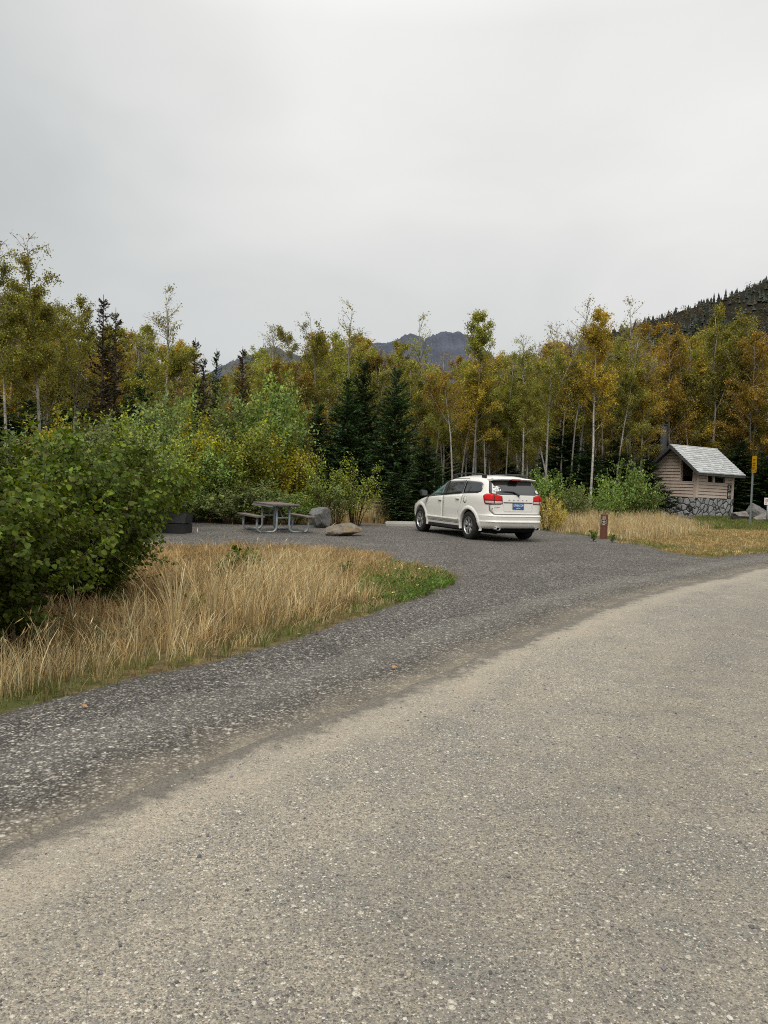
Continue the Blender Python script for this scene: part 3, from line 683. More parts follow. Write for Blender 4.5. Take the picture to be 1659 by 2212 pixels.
# the stand behind: slender birches nothing tells apart
SECT = [(-400, 200, 'slender birch deep in the dark stand behind the two tall left birches', 'birches in the stand at the far left'),
        (200, 640, 'slender autumn birch in the stand behind the yellow and green thicket', 'birches behind the thicket'),
        (640, 950, 'slender autumn birch in the stand behind the dark centre spruces', 'birches behind the centre spruces'),
        (950, 1200, 'slender golden birch in the dense stand behind the car', 'birches behind the car'),
        (1200, 1420, 'slender golden birch in the dense stand above the round alder', 'birches above the round alder'),
        (1420, 2200, 'slender golden birch in the dense stand behind the toilet', 'birches behind the toilet')]
for Y, step in ((43, 84), (48, 62), (53, 56), (59, 52), (66, 47), (75, 43), (88, 37)):
    x = -60 + rng.random() * step
    if Y > 80: x = 380
    while x < 1860:
        yt = sky_y(x) + 12 + rng.gamma(2.0, 22) + (25 if Y < 50 else 0)
        if 400 < x < 640: yt += rng.random() * 50
        if x < 400 and Y > 60: yt += 60
        yt = max(yt, hor(x) - 15.5 / Y * F_PX)
        lab, gr = [(l, g) for a, b_, l, g in SECT if a <= x < b_][0]
        v = rng.choice(7, p=[.2, .2, .13, .2, .07, .15, .05]); YY = Y + rng.normal(0, 1.6)
        if 1380 < x < 1700: YY = max(YY, 49.5)
        lf = rng.choice(3, p=[.48, .44, .08]); birch_at(x, yt, YY, v, lab, gr, None, (L_OLIVE, L_GOLD, L_RUST)[lf], rng.uniform(.95, 1.35))
        x += step * rng.uniform(.6, 1.4)
for x in (1046, 1092, 1146, 1226, 1300, 1322, 1376, 1068, 1204, 1336, 936, 958):
    lab, gr = [(l, g) for a, b_, l, g in SECT if a <= x < b_][0]
    birch_at(x, sky_y(x) + rng.uniform(-5, 60), rng.uniform(38.5, 43), rng.choice([2, 6]), lab, gr, x + rng.normal(0, 9), (L_OLIVE, L_GOLD)[rng.integers(2)], .85)
# low dark spruces filling the foot of the stand
for i in range(58):
    x = rng.uniform(-20, 1690); Y = rng.uniform(45, 66)
    spruce_at(x, hor(x) - rng.uniform(20, 115), Y, 1, rng.uniform(90, 150), 'young spruce in the shade at the foot of the birch stand', 'understory spruces in the birch stand', L_SPRUCE)

# conifers on the hill: the skyline ones one by one, the slope as one wood
def little_conifer(mb, p, h, r):
    for k_, (z0, z1, rr) in enumerate(((.08, .5, 1), (.3, .75, .72), (.55, 1.0, .45))):
        a = np.arange(7) / 7 * 6.283 + rng.random() * 6
        q = rng.uniform(.7, 1.25, 7) * r * rr
        V = np.vstack([np.column_stack([np.cos(a) * q, np.sin(a) * q, np.full(7, z0 * h) + rng.normal(0, .04 * h, 7)]), [[0, 0, z1 * h]]]) + p
        mb.add(V, [[i, (i + 1) % 7, 7] for i in range(7)])
m_hillc = leaf_mat('hill_conifer', [(.016, .026, .018), (.024, .034, .022), (.034, .036, .024)], .05, trans=.05, dark=.6)
m_hillb = leaf_mat('hill_autumn_tree', [(.085, .065, .028), (.06, .055, .022), (.10, .07, .03), (.07, .055, .045)], .05, trans=.1, dark=.6)
hc = []
for q in range(3):
    mb = MB(); little_conifer(mb, np.zeros(3), 1.0, .27 + .07 * q); mb.tube([(0, 0, -.1), (0, 0, .3)], [.02, .015], 4); hc.append(mb)
hp_me = [mb.build('hill_conifer', m_hillc) for mb in hc]
m_, nxh = HV.shape[0], HV.shape[1]
first = [True] * 3
crest = 39
for i in range(140):
    x = 1180 + 500 * (i + rng.normal(0, 3)) / 140
    Y = 560; top = at(x, np.interp(x, [a for a, _ in hp], [b_ for _, b_ in hp]), Y)
    h = rng.choice([rng.uniform(2.2, 5), rng.uniform(4, 9)], p=[.6, .4]) * .68; k_ = rng.integers(3)
    o = hp_me[k_] if first[k_] else hp_me[k_].copy()
    if not first[k_]: col.objects.link(o)
    first[k_] = False
    o.location = top - np.array([0, 0, .8]); o.scale = (h, h, h); o.rotation_euler = (0, 0, rng.random() * 6)
    tag(o, 'tiny dark conifer on the skyline of the hill above the toilet', 'conifer', 'conifers along the hill skyline')
mb, mb2 = MB(), MB()
for _ in range(4200):
    i = rng.integers(5, 39); j = rng.integers(60, nxh - 1); f = rng.random(); p = HV[i, j] * (1 - f) + HV[i, j + 1] * f; g = rng.random(); p = p * (1 - g) + HV[i + 1, j] * g
    cl_ = math.sin(p[0] * .05 + 1) * math.sin(p[1] * .04 + p[2] * .09)
    if cl_ + rng.normal(0, .35) > -.05: little_conifer(mb, p, rng.uniform(4, 8.5), rng.uniform(1.0, 1.7))
    else:
        k = 26; P = p + np.array([0, 0, 2.2]) + rng.normal(0, 1, (k, 3)) * [1.1, 1.1, 1.2]; leaf_quads(mb2, P, rand_unit(k), rand_unit(k), rng.uniform(.6, 1.2, k), wd=.4)
tag(mb.build('hill_conifer_wood', m_hillc), 'dark conifer wood covering the slope of the hill', 'wood', kind='stuff')
tag(mb2.build('hill_autumn_brush', m_hillb), 'brown autumn brush between the conifers on the hill', 'brush', kind='stuff')

# thicket: young trees and shrubs ------------------------------------------
SH = dict(
    young=(proto('young_tree', shrub_mesh(4.0, 1.25, 26, 16, 11, .115, upright=1.0, tl=.17, jit=.05), m_stem, L_GREEN), 4.0, 1.25),
    young2=(proto('young_tree', shrub_mesh(4.0, 1.1, 18, 16, 10, .11, upright=1.1, tl=.15, jit=.06), m_stem, L_YGREEN), 4.0, 1.1),
    shrub=(proto('alder_shrub', shrub_mesh(2.0, 1.15, 30, 12, 10, .095, upright=.6, jit=.03), m_stem, L_SAGE), 2.0, 1.15),
    shrub2=(proto('alder_shrub', shrub_mesh(2.0, 1.3, 24, 12, 9, .10, upright=.4, jit=.04), m_stem, L_GREEN), 2.0, 1.3),
    sapling=(proto('birch_sapling', shrub_mesh(2.4, .9, 14, 13, 10, .075, upright=.8, tl=.2, jit=.04), m_stem, L_YGREEN), 2.4, .9))
def shrub_at(k_, x, yt, Y, wpx, label, cat, leaf=None, group=None):
    pr, H0, R0 = SH[k_]; p = base(x, Y); H = top_z(x, yt, Y); rad = wpx / F_PX * Y / 2
    return place(pr, p, rng.random() * 6.28, (rad / R0, rad / R0, H / H0), label, cat, group, leaf=leaf)
for a in (('young', 560, 830, 27, 150, 'tall green young tree behind the picnic table, dull silvery leaves at its top', 'young tree', L_GREEN),
          ('young', 612, 808, 29, 130, 'tallest green young tree right behind the picnic table', 'young tree', L_GREEN),
          ('young', 500, 850, 28, 140, 'green young tree behind the left bench of the picnic table', 'young tree', L_SAGE),
          ('young2', 412, 880, 25, 130, 'bright yellow young birch between the green thickets', 'young tree', L_YELLOW),
          ('young2', 450, 900, 27, 120, 'yellow-green young birch beside the bright yellow one', 'young tree', L_YGREEN),
          ('young', 330, 850, 24, 150, 'grey-green young tree behind the fire ring', 'young tree', L_SAGE),
          ('young', 258, 885, 21, 150, 'yellowish green young tree above the foreground alder', 'young tree', L_YGREEN),
          ('young', 380, 840, 30, 130, 'slim green young tree behind the bright yellow birch', 'young tree', L_GREEN),
          ('young2', 105, 880, 23, 120, 'thin yellow-leaved young tree between the two tall left birch trunks', 'young tree', L_YELLOW),
          ('young', 190, 900, 20, 150, 'dull green young tree behind the left part of the foreground alder', 'young tree', L_SAGE),
          ('young2', 585, 940, 25.5, 130, 'yellow-leaved young birch low behind the table top', 'young tree', L_YELLOW),
          ('young2', 640, 930, 28, 90, 'young tree with bright yellow side branches beside the spruces', 'young tree', L_YELLOW),
          ('young', 40, 930, 17, 170, 'green young tree at the left edge behind the foreground alder', 'young tree', L_SAGE),
          ('young', 300, 905, 18.5, 150, 'yellowish green young tree right behind the foreground alder', 'young tree', L_SAGE),
          ('young', 365, 930, 21.5, 120, 'yellow-green young tree standing over the fire box', 'young tree', L_YGREEN),
          ('young', 535, 905, 25, 130, 'bushy yellow-green young tree directly behind the picnic table', 'young tree', L_YGREEN),
          ('young', 470, 960, 24.4, 120, 'short green young tree behind the left end of the picnic table', 'young tree', L_GREEN),
          ('sapling', 695, 965, 24.5, 110, 'olive birch sapling behind the big grey boulder', 'sapling', None),
          ('sapling', 765, 985, 24.5, 110, 'olive birch sapling behind the low tan rock', 'sapling', L_YGREEN),
          ('sapling', 725, 1020, 24, 100, 'short sapling between the two olive birch saplings', 'sapling', L_SAGE),
          ('shrub', 430, 1035, 24, 140, 'leafy green shrub behind the fire ring, right of it', 'shrub', None),
          ('shrub', 500, 1045, 23.6, 140, 'leafy shrub behind the left picnic bench', 'shrub', L_SAGE),
          ('shrub', 560, 1035, 24, 140, 'dark green shrub right behind the table top', 'shrub', L_SAGE),
          ('shrub2', 630, 1050, 24.4, 130, 'green shrub behind the right picnic bench', 'shrub', None),
          ('shrub', 370, 1020, 24.5, 130, 'dull green shrub behind the fire ring', 'shrub', L_SAGE),
          ('shrub2', 300, 1010, 22.5, 160, 'green shrub half hidden by the foreground alder', 'shrub', None),
          ('shrub2', 800, 1075, 29, 120, 'low olive shrub at the back of the lot, left of the wheel stop', 'shrub', L_YGREEN),
          ('shrub2', 895, 1072, 30, 110, 'low weedy shrub beside the car hood', 'shrub', L_YGREEN),
          ('shrub', 1155, 1012, 32, 110, 'green alder shrub seen over the rear corner of the car', 'shrub', L_GREEN),
          ('shrub', 1205, 1022, 32, 120, 'leafy green alder shrub right behind the yellow bush', 'shrub', L_GREEN),
          ('shrub2', 1240, 1045, 30, 80, 'small green shrub right of the yellow bush', 'shrub', L_SAGE),
          ('shrub', 1345, 993, 33, 125, 'round green alder left of the toilet, largest shrub on the right', 'shrub', L_GREEN),
          ('shrub2', 1310, 1040, 32, 80, 'lower green alder leaning out left of the round one', 'shrub', L_GREEN),
          ('shrub2', 1392, 1030, 33.5, 90, 'green alder whose twigs reach over the stone base of the toilet', 'shrub', L_SAGE),
          ('shrub2', 1180, 1060, 25.2, 62, 'pale yellow leafy bush beside the tail light of the car', 'shrub', L_PALEY),
          ('shrub2', 1203, 1078, 25.6, 44, 'smaller pale yellow bush right of the yellow bush by the car', 'shrub', L_PALEY)):
    shrub_at(*a[:7], leaf=a[7])
# big alder in the foreground
mats_fg = []
for (cx_, cy_, H, Rr, st_, lab, ls_) in ((-3.24, 6.05, 1.55, 1.06, 50, 'big dark green alder bush in the left foreground, large toothed leaves', .045),
                                     (-4.35, 7.0, 1.85, 1.35, 40, 'big green alder bush cut by the left edge of the photo', .047),
                                     (-3.35, 8.6, 2.0, 1.3, 34, 'taller alder bush standing behind the foreground one', .047)):
    T, L = shrub_mesh(H, Rr, st_, 23, 22, ls_, big=True, upright=.45, low=.06, jit=.018, tl=.25)
    root = empty('alder_bush', (cx_, cy_, 0), 0, lab, 'bush'); T.build('stems', m_stem, root); L.build('foliage', L_ALDER, root)
# small leafy plants in the grass
T, L = shrub_mesh(.55, .16, 5, 5, 7, .06, big=True, upright=.8, tl=.3); pl = proto('leafy_plant', (T, L), m_stem, L_ALDER, 'stems', 'crown')
for x, y, sc, lab in ((522, 1262, 1.0, 'green leafy sprout standing tall in the dry grass before the picnic table'), (492, 1262, .75, 'smaller leafy sprout left of the tall sprout in the dry grass'),
                      (548, 1250, .6, 'short leafy sprout right of the tall sprout in the dry grass'), (425, 1345, .55, 'small dark leafy plant in the dry grass by the alder'), (745, 1245, .45, 'low leafy weed at the bare back of the grass island'),
                      (1283, 1170, .6, 'dark leafy weed at the left foot of the brown marker post'), (1322, 1172, .45, 'low leafy weed at the right foot of the brown marker post')):
    place(pl, G(x, y), rng.random() * 6, sc, lab, 'plant')

# ------------------------------------------------------------------ grass
def tufts(poly, ntuft, per, hfun, spread, wid, lean=.35, mi=0, heads=.25, glean=(0, 0), mb=None, bias=0, droop=.35):
    C = sample_poly(poly, ntuft, bias); h0, keep = hfun(C); C, h0 = C[keep], h0[keep]
    if not len(C): return
    k = len(C) * per; a = rng.random(k) * 6.283; r_ = np.abs(rng.normal(0, 1, k))
    off = np.stack([np.cos(a), np.sin(a)], -1) * r_[:, None]
    P = np.repeat(C, per, 0) + off * spread; tl = np.repeat(rng.normal(0, .22, (len(C), 2)), per, 0)
    h = np.repeat(h0 * rng.uniform(.6, 1.35, len(C)), per) * rng.uniform(.35, 1.12, k)
    blades(mb, P, h, off * lean * .55 + tl * lean + np.array(glean), rng.uniform(.6, 1.2, k) * wid, mi, heads, droop)
def pnoise(P, s, seed):
    return fbm(P[:, 0] * s, P[:, 1] * s, seed, 3) * .5 + .5
def hf_isle(P):
    dA, dB = dist_line(P, eA), dist_line(P, eB); tipd = np.linalg.norm(P - G(975, 1262)[:2], axis=1)
    h = .07 + .62 * np.clip((dA - .12) / .7, 0, 1) * np.clip((dB - .6) / 3.2, .10, 1) * np.clip((6.0 - dA) / 3.0, .12, 1) * np.clip((tipd - 1.15) / .8, 0.0, 1) * (.6 + .5 * pnoise(P, 1.3, 5))
    nb = np.clip((P[:, 0] + 2.35) / .7, .0, 1); h = h * (.45 + .55 * nb)
    return h, (h > .07) & (rng.random(len(P)) < (.35 + .9 * pnoise(P, 1.1, 8)) * (.16 + .84 * nb))
mb = MB()
tufts(ISLE, 520, 9, lambda P: (lambda h, k: (h * 1.18, k & (h > .3)))(*hf_isle(P)), .07, .0095, .85, heads=.3, mb=mb)
tufts(ISLE, 2300, 17, hf_isle, .06, .0064, .70, heads=.18, glean=(.06, -.05), mb=mb)
P0 = [G(x, y)[:2] for x, y in ((-250, 1600), (0, 1528), (130, 1490), (330, 1440), (420, 1415), (400, 1380), (150, 1440), (-250, 1480))]
tufts(P0, 80, 12, lambda P: (np.full(len(P), .36), np.ones(len(P), bool)), .05, .0042, .6, heads=.5, glean=(.1, 0), mb=mb)
tag(mb.build('dry_grass', M_STRAW), 'tall golden dry grass filling the island beside the lot', 'grass', kind='stuff')
mb = MB()
tufts(ISLE, 3400, 14, lambda P: (np.full(len(P), .13) + .1 * pnoise(P, 2, 3), (dist_line(P, eA) > .3)), .08, .007, .9, heads=0, mb=mb, droop=.8)
tag(mb.build('matted_dead_grass', M_STRAWB), 'matted brown dead grass under the golden stalks', 'grass', kind='stuff')
mb = MB()
def hf_edge(P):
    d = dist_line(P, eA); t = np.linalg.norm(P - G(975, 1262)[:2], axis=1)
    return .07 + .09 * pnoise(P, 2, 4), ((d < .48 * (.5 + pnoise(P, 1.5, 2))) | (t < .9)) & (rng.random(len(P)) < .85)
tufts(ISLE, 7500, 9, hf_edge, .035, .0045, .8, heads=0, mb=mb)
off_ = eA[::2] + rng.normal(0, .07, eA[::2].shape); off_ = off_[(np.abs(off_[:, 0]) < off_[:, 1]) & (rng.random(len(off_)) < .6)]
kq = np.repeat(np.arange(len(off_)), 7); blades(mb, off_[kq] + rng.normal(0, .03, (len(kq), 2)), rng.uniform(.04, .12, len(kq)), rng.normal(0, .6, (len(kq), 2)), np.full(len(kq), .005), 0, 0)
tag(mb.build('short_edge_grass', M_GRASS), 'short green grass along the gravel edge of the island', 'grass', kind='stuff')
# lush ground cover on the tip
TIP = np.array([G(x, y)[:2] for x, y in ((985, 1262), (940, 1283), (880, 1302), (800, 1325), (760, 1322), (770, 1262), (790, 1232), (850, 1216), (900, 1228), (960, 1240))])
mb = MB(); P = sample_poly(TIP, 7000); cen = TIP.mean(0); d = np.linalg.norm(P - G(880, 1262)[:2], axis=1); P = P[(rng.random(len(P)) < 1.25 - d * .42) & (pnoise(P, 2.2, 6) > .28)]; k = len(P)
P3 = np.column_stack([P, np.abs(rng.normal(.035, .02, k)) * (.5 + pnoise(P, 2.5, 1)) + .012]); leaf_quads(mb, P3, rand_unit(k) + [0, 0, .25], rng.normal(0, .4, (k, 3)) + [0, 0, 1], rng.uniform(.025, .05, k), wd=.28)
blades(mb, P[:4500], rng.uniform(.05, .15, min(4500, k)), rng.normal(0, .45, (min(4500, k), 2)), np.full(min(4500, k), .006))
tag(mb.build('green_ground_cover', M_GCOVER), 'bright green clover and weeds on the tip of the grass island', 'ground cover', kind='stuff')
m_flower = simple('pale_yellow_petals', (.75, .68, .30), .6); mb = MB(); P = sample_poly(TIP, 16); k = len(P)
for rot in range(3): leaf_quads(mb, np.column_stack([P, np.full(k, .11)]), rand_unit(k) * [1, 1, .3], np.tile([0, 0, 1.0], (k, 1)), np.full(k, .026), wd=.5)
mb.tube([(P[0][0], P[0][1], 0), (P[0][0], P[0][1], .11)], .002, 4)
for q in P[1:]: mb.tube([(q[0], q[1], 0), (q[0], q[1], .11)], .002, 3, cap=False)
tag(mb.build('pale_yellow_flowers', m_flower), 'pale yellow flowers dotted over the green tip of the island', 'flowers', kind='stuff')
# back of the lot and right-hand verge
VERGE = np.array([G(x, y)[:2] for x, y in ((1172, 1148), (1230, 1155), (1290, 1163), (1360, 1168), (1420, 1166), (1490, 1153), (1560, 1140), (1545, 1130), (1450, 1126), (1380, 1122), (1300, 1119), (1200, 1117), (1160, 1117))])
mb = MB()
def hf_verge(P):
    x = P[:, 0]; d = dist_line(P, eC)
    pxr = P[:, 0] / P[:, 1]
    return .14 + .44 * np.clip((d - .3) / 1.2, .1, 1) * (.4 + .75 * pnoise(P, 1.1, 12)) * np.clip((.425 - pxr) / .06, .3, 1), (d > .3) & (rng.random(len(P)) < np.clip((.43 - pxr) / .09, .12, 1))
tufts(VERGE, 3300, 15, hf_verge, .09, .011, .35, heads=.35, mb=mb)
LAWN = np.array([G(x, y)[:2] for x, y in ((1508, 1141), (1560, 1143), (1640, 1147), (1760, 1150), (1760, 1116), (1600, 1116), (1500, 1119))])
BACK = np.vstack([[G(x, y)[:2] for x, y in ((760, 1128), (830, 1131), (900, 1126), (1000, 1126), (1090, 1127))], [[4.2, 30], [-1.6, 30], [-2.2, 26]]])
tufts(BACK, 1300, 15, lambda P: (.38 + .45 * pnoise(P, 1.0, 13), np.ones(len(P), bool)), .09, .010, .4, heads=.35, mb=mb)
PB = np.vstack([[G(x, y)[:2] for x, y in ((60, 1146), (200, 1132), (400, 1127), (560, 1129), (700, 1130), (760, 1129))], [[-1.6, 24.6], [-12, 24.6]]])
tufts(PB, 500, 13, lambda P: (.2 + .35 * pnoise(P, 1.0, 14), np.ones(len(P), bool)), .09, .009, .45, heads=.3, mb=mb)
tag(mb.build('tall_dry_grass', M_STRAW), 'tall straw-coloured grass along the back of the lot and before the toilet', 'grass', kind='stuff')
mb = MB()
tufts(PB, 550, 12, lambda P: (.15 + .4 * pnoise(P, .9, 21), np.ones(len(P), bool)), .09, .012, .5, heads=0, mb=mb)
tufts(BACK, 700, 12, lambda P: (.2 + .45 * pnoise(P, .9, 22), np.ones(len(P), bool)), .09, .012, .5, heads=0, mb=mb)
BARE = np.vstack([[G(x, y)[:2] for x, y in ((1330, 1172), (1400, 1182), (1480, 1198), (1540, 1203), (1600, 1199), (1700, 1190), (1900, 1175), (1900, 1135), (1600, 1138), (1480, 1150), (1400, 1160))]])
tufts(BARE, 4200, 11, lambda P: (.04 + .08 * pnoise(P, 1.2, 23), np.ones(len(P), bool)), .09, .010, .9, heads=0, mb=mb, droop=.7)
tag(mb.build('reddish_dead_weeds', M_STRAWB), 'reddish brown dead weeds and thatch behind the gravel', 'weeds', kind='stuff')
mb = MB()
def hf_strip(P):
    d = dist_line(P, eC); return .05 + .07 * pnoise(P, 1, 31), (d < .25 + .75 * pnoise(P, .7, 32)) & (rng.random(len(P)) < .9)
tufts(np.vstack([VERGE]), 1600, 9, hf_strip, .06, .010, .8, heads=0, mb=mb)
tufts(BARE, 4200, 9, lambda P: (.05 + .06 * pnoise(P, 1, 33), (dist_line(P, eC) < .2 + 1.1 * pnoise(P, .6, 34)) | (pnoise(P, .5, 35) > .78)), .06, .010, .8, heads=0, mb=mb)
tufts(LAWN, 4200, 10, lambda P: (.10 + .14 * pnoise(P, 1, 36), np.ones(len(P), bool)), .10, .014, .7, heads=0, mb=mb)
tag(mb.build('green_verge_grass', M_GRASS), 'green grass along the right verge and at the foot of the toilet', 'grass', kind='stuff')

# loose stones ---------------------------------------------------------------
def icosa():
    t = (1 + 5 ** .5) / 2
    V = np.array([(-1, t, 0), (1, t, 0), (-1, -t, 0), (1, -t, 0), (0, -1, t), (0, 1, t), (0, -1, -t), (0, 1, -t), (t, 0, -1), (t, 0, 1), (-t, 0, -1), (-t, 0, 1)], float)
    F = [(0, 11, 5), (0, 5, 1), (0, 1, 7), (0, 7, 10), (0, 10, 11), (1, 5, 9), (5, 11, 4), (11, 10, 2), (10, 7, 6), (7, 1, 8), (3, 9, 4), (3, 4, 2), (3, 2, 6), (3, 6, 8), (3, 8, 9), (4, 9, 5), (2, 4, 11), (6, 2, 10), (8, 6, 7), (9, 8, 1)]
    return V / np.linalg.norm(V[0]), np.array(F)
IV, IF = icosa()
def stones(mb, P, s, z):
    k = len(P); V = IV[None] * rng.uniform(.75, 1.2, (k, 12, 1)); V = V * (np.stack([rng.uniform(.7, 1.35, k), rng.uniform(.7, 1.2, k), rng.uniform(.4, .75, k)], -1) * s[:, None])[:, None]
    a = rng.random(k) * 6.283; ca, sa = np.cos(a)[:, None], np.sin(a)[:, None]
    V = np.stack([V[..., 0] * ca - V[..., 1] * sa, V[..., 0] * sa + V[..., 1] * ca, V[..., 2]], -1)
    V += np.column_stack([P, z + s * .22])[:, None]
    mb.add(V.reshape(-1, 3), (IF[None] + (np.arange(k) * 12)[:, None, None]).reshape(-1, 3), 0, False)
def stone_mat(name, cols):
    m, n, b = new_mat(name); k = len(cols)
    c = n.ramp(n.island(), [(i / k, x) for i, x in enumerate(cols)], 'CONSTANT')
    c = n.mix(1.0, c, n.ramp(n.noise(250, 3, .6, n.pos()), [(.3, .75), (.7, 1.2)]), 'MULTIPLY')
    n.put(b.inputs['Base Color'], c); b.inputs['Roughness'].default_value = .85; b.inputs['Specular IOR Level'].default_value = .2; return m
mb = MB(); NEAR = np.array([(-3.2, 1.4), (3.2, 1.4), (9, 9), (9, 14), (2, 9), (-3, 3.4)])
P = sample_poly(NEAR, 14000, 2.2); P = P[inside(P, road_poly)]; stones(mb, P, np.clip(rng.lognormal(-5.75, .45, len(P)), .0015, .011), .008)
tag(mb.build('loose_stones', stone_mat('road_stone', STONE + [(.12, .118, .115), (.16, .155, .15), (.21, .20, .18), (.25, .225, .19)])), 'small pale and grey stones lying loose on the road', 'stones', kind='stuff')
mb = MB(); P = sample_poly(gravel_poly, 60000, 3.2); P = P[~inside(P, road_poly) & (dist_line(P, eR) > .45 + rng.random(len(P)) * 1.2) & (P[:, 1] > 2) & (np.abs(P[:, 0]) < P[:, 1] * .56 + .5)]; stones(mb, P, np.clip(rng.lognormal(-4.95, .35, len(P)), .003, .014), .004)
tag(mb.build('loose_gravel', stone_mat('gravel_stone', [tuple(1.2 * a for a in c_) for c_ in DARKST] + [tuple(1.1 * a for a in c_) for c_ in DARKST[:7]])), 'dark grey crushed gravel lying loose beside the road', 'gravel', kind='stuff')
m_fallen = simple('dry_fallen_leaf', (.36, .19, .07), .7, var=.3, scale=30)
for x, y, s_, lab in ((173, 1526, .05, 'pale orange fallen leaf on the gravel by the left grass edge'), (855, 1441, .045, 'pale fallen leaf on the gravel close to the road edge'), (645, 1372, .04, 'brown fallen leaf at the grass edge below the dry stalks')):
    mb = MB(); p = G(x, y, .016); leaf_big(mb, np.array([[0, 0, .008]]), rand_unit(1) * [1, 1, .1], np.array([[.2, .1, 1.0]]), [s_]); tag(mb.build('fallen_leaf', m_fallen, None, p), lab, 'leaf')
# ------------------------------------------------------------------ the car
m_paint = simple('pearl_white_paint', (.82, .80, .75), .32, spec=.5, var=.02, scale=2, coat=.8, dirt=(.52, .47, .38, .25))
m_black = simple('black_plastic', (.018, .018, .019), .55, var=.2, scale=12)
m_under = simple('dark_underbody', (.008, .008, .008), .9, spec=.1)
m_tyre = simple('tyre_rubber', (.022, .021, .020), .85, spec=.25, var=.25, scale=9, dirt=(.11, .10, .085, .35))
m_alloy = simple('silver_alloy', (.48, .48, .48), .33, metal=.85, var=.12, scale=20)
m_chrome = simple('chrome', (.62, .62, .62), .12, metal=1, var=.05)
m_seam = simple('panel_gap', (.03, .029, .027), .9, spec=0)
def glass(name, c, rough=.03):
    m, n, b = new_mat(name); n.put(b.inputs['Base Color'], c); b.inputs['Roughness'].default_value = rough; b.inputs['Specular IOR Level'].default_value = .9; b.inputs['IOR'].default_value = 1.6
    n.put(b.inputs['Normal'], n.bump(n.noise(3, 2, .5, n.tc()), .05, .02)); return m
m_tint = glass('dark_tinted_glass', (.012, .013, .015)); m_green = glass('green_tinted_glass', (.035, .085, .078))
m, n, b = new_mat('red_lens'); m_red = m
st = n.xyz(n.tc())
c = n.mix(n.noise(9, 3, .6, n.tc()), (.45, .004, .006), (.70, .014, .010)); n.put(b.inputs['Base Color'], c); b.inputs['Roughness'].default_value = .25; b.inputs['Specular IOR Level'].default_value = .25
m_dred = simple('dark_red_lens', (.22, .006, .008), .2, coat=1); m_clear = simple('clear_pink_lens', (.62, .45, .43), .2, coat=1, var=.2, scale=25)
m_blue = simple('blue_plate', (.008, .12, .40), .45, var=.05); m_white = simple('white_print', (.80, .80, .78), .5, var=.03); m_badge = simple('grey_badge', (.34, .33, .31), .3, metal=.8)

RL = base(1010, 20.0); FL = None
hd = np.array([-1.12, 2.66]) / math.hypot(1.12, 2.66); car_rz = math.atan2(hd[1], hd[0])
WB, TRACK = 2.89, 1.57
rear_axle = at(1019.5, 1128, 20.0)[:2] + np.array([hd[1], -hd[0]]) * TRACK / 2
cc = rear_axle + hd * WB / 2
car = empty('parked_car', (cc[0], cc[1], .004), car_rz, 'white family crossover parked on the dark gravel with its rear to the camera', 'car')
def T(z, tab): return np.interp(z, [a for a, _ in tab], [b_ for _, b_ in tab])
XR = [(.20, -2.05), (.28, -2.12), (.325, -2.22), (.36, -2.40), (.39, -2.43), (.44, -2.455), (.52, -2.475), (.535, -2.455), (.63, -2.465), (.665, -2.455), (.68, -2.40), (.72, -2.385), (1.02, -2.375), (1.18, -2.355), (1.24, -2.32), (1.52, -2.12), (1.56, -2.08), (1.62, -1.99), (1.66, -1.8), (1.69, -1.4)]
XFt = [(.20, 2.20), (.3, 2.34), (.55, 2.41), (.70, 2.37), (.80, 2.26), (.90, 2.03), (.97, 1.75), (1.03, 1.40), (1.07, 1.18), (1.28, .80), (1.5, .30), (1.58, .05), (1.63, -.2), (1.66, -.45), (1.69, -.85)]
HW = [(.20, .80), (.27, .87), (.36, .893), (.46, .905), (.50, .917), (.53, .905), (.80, .915), (1.0, .910), (1.10, .900), (1.16, .885), (1.21, .855), (1.5, .735), (1.56, .695), (1.60, .65), (1.635, .58), (1.66, .49), (1.675, .40), (1.69, .22)]
NE = [(.2, 5), (.6, 6.5), (1.0, 7.0), (1.2, 6.5), (1.5, 6.0), (1.6, 4.6), (1.66, 3.6), (1.69, 3)]
levels = np.array([.20, .24, .28, .32, .36, .40, .44, .48, .50, .515, .53, .545, .58, .62, .65, .665, .68, .70, .74, .79, .84, .89, .94, .99, 1.03, 1.07, 1.11, 1.14, 1.17, 1.19, 1.21, 1.25, 1.30, 1.35, 1.40, 1.45, 1.49, 1.52, 1.55, 1.575, 1.60, 1.62, 1.64, 1.655, 1.668, 1.68, 1.69])
NP = 220
def outline(z):
    a, b_, w_, ne = T(z, XR), T(z, XFt), T(z, HW), T(z, NE)
    th = np.linspace(0, 2 * math.pi, 4001)[:-1] + math.pi
    c, s = np.cos(th), np.sin(th); xm, hl = (a + b_) / 2, (b_ - a) / 2
    P = np.stack([xm + hl * np.sign(c) * np.abs(c) ** (2 / ne), w_ * np.sign(s) * np.abs(s) ** (2 / ne)], -1)
    # the nose narrows in plan, the body side bows a little
    u_ = np.clip((P[:, 0] - .9) / 1.6, 0, 1); P[:, 1] *= 1 - .10 * u_ ** 2
    u_ = np.clip((-P[:, 0] - 1.2) / 1.2, 0, 1); P[:, 1] *= 1 - .045 * u_ ** 2
    d = np.r_[0, np.cumsum(np.linalg.norm(np.diff(np.vstack([P, P[:1]]), axis=0), axis=1))]
    t = np.arange(NP) / NP * d[-1]; Q = np.vstack([P, P[:1]])
    return np.column_stack([np.interp(t, d, Q[:, 0]), np.interp(t, d, Q[:, 1]), np.full(NP, z)])
V = np.concatenate([outline(z) for z in levels]); V = np.vstack([V, [[0, 0, levels[0]], [-1.1, 0, levels[-1] + .004]]])
m_ = len(levels); i, j = np.meshgrid(np.arange(m_ - 1), np.arange(NP), indexing='ij'); j2 = (j + 1) % NP
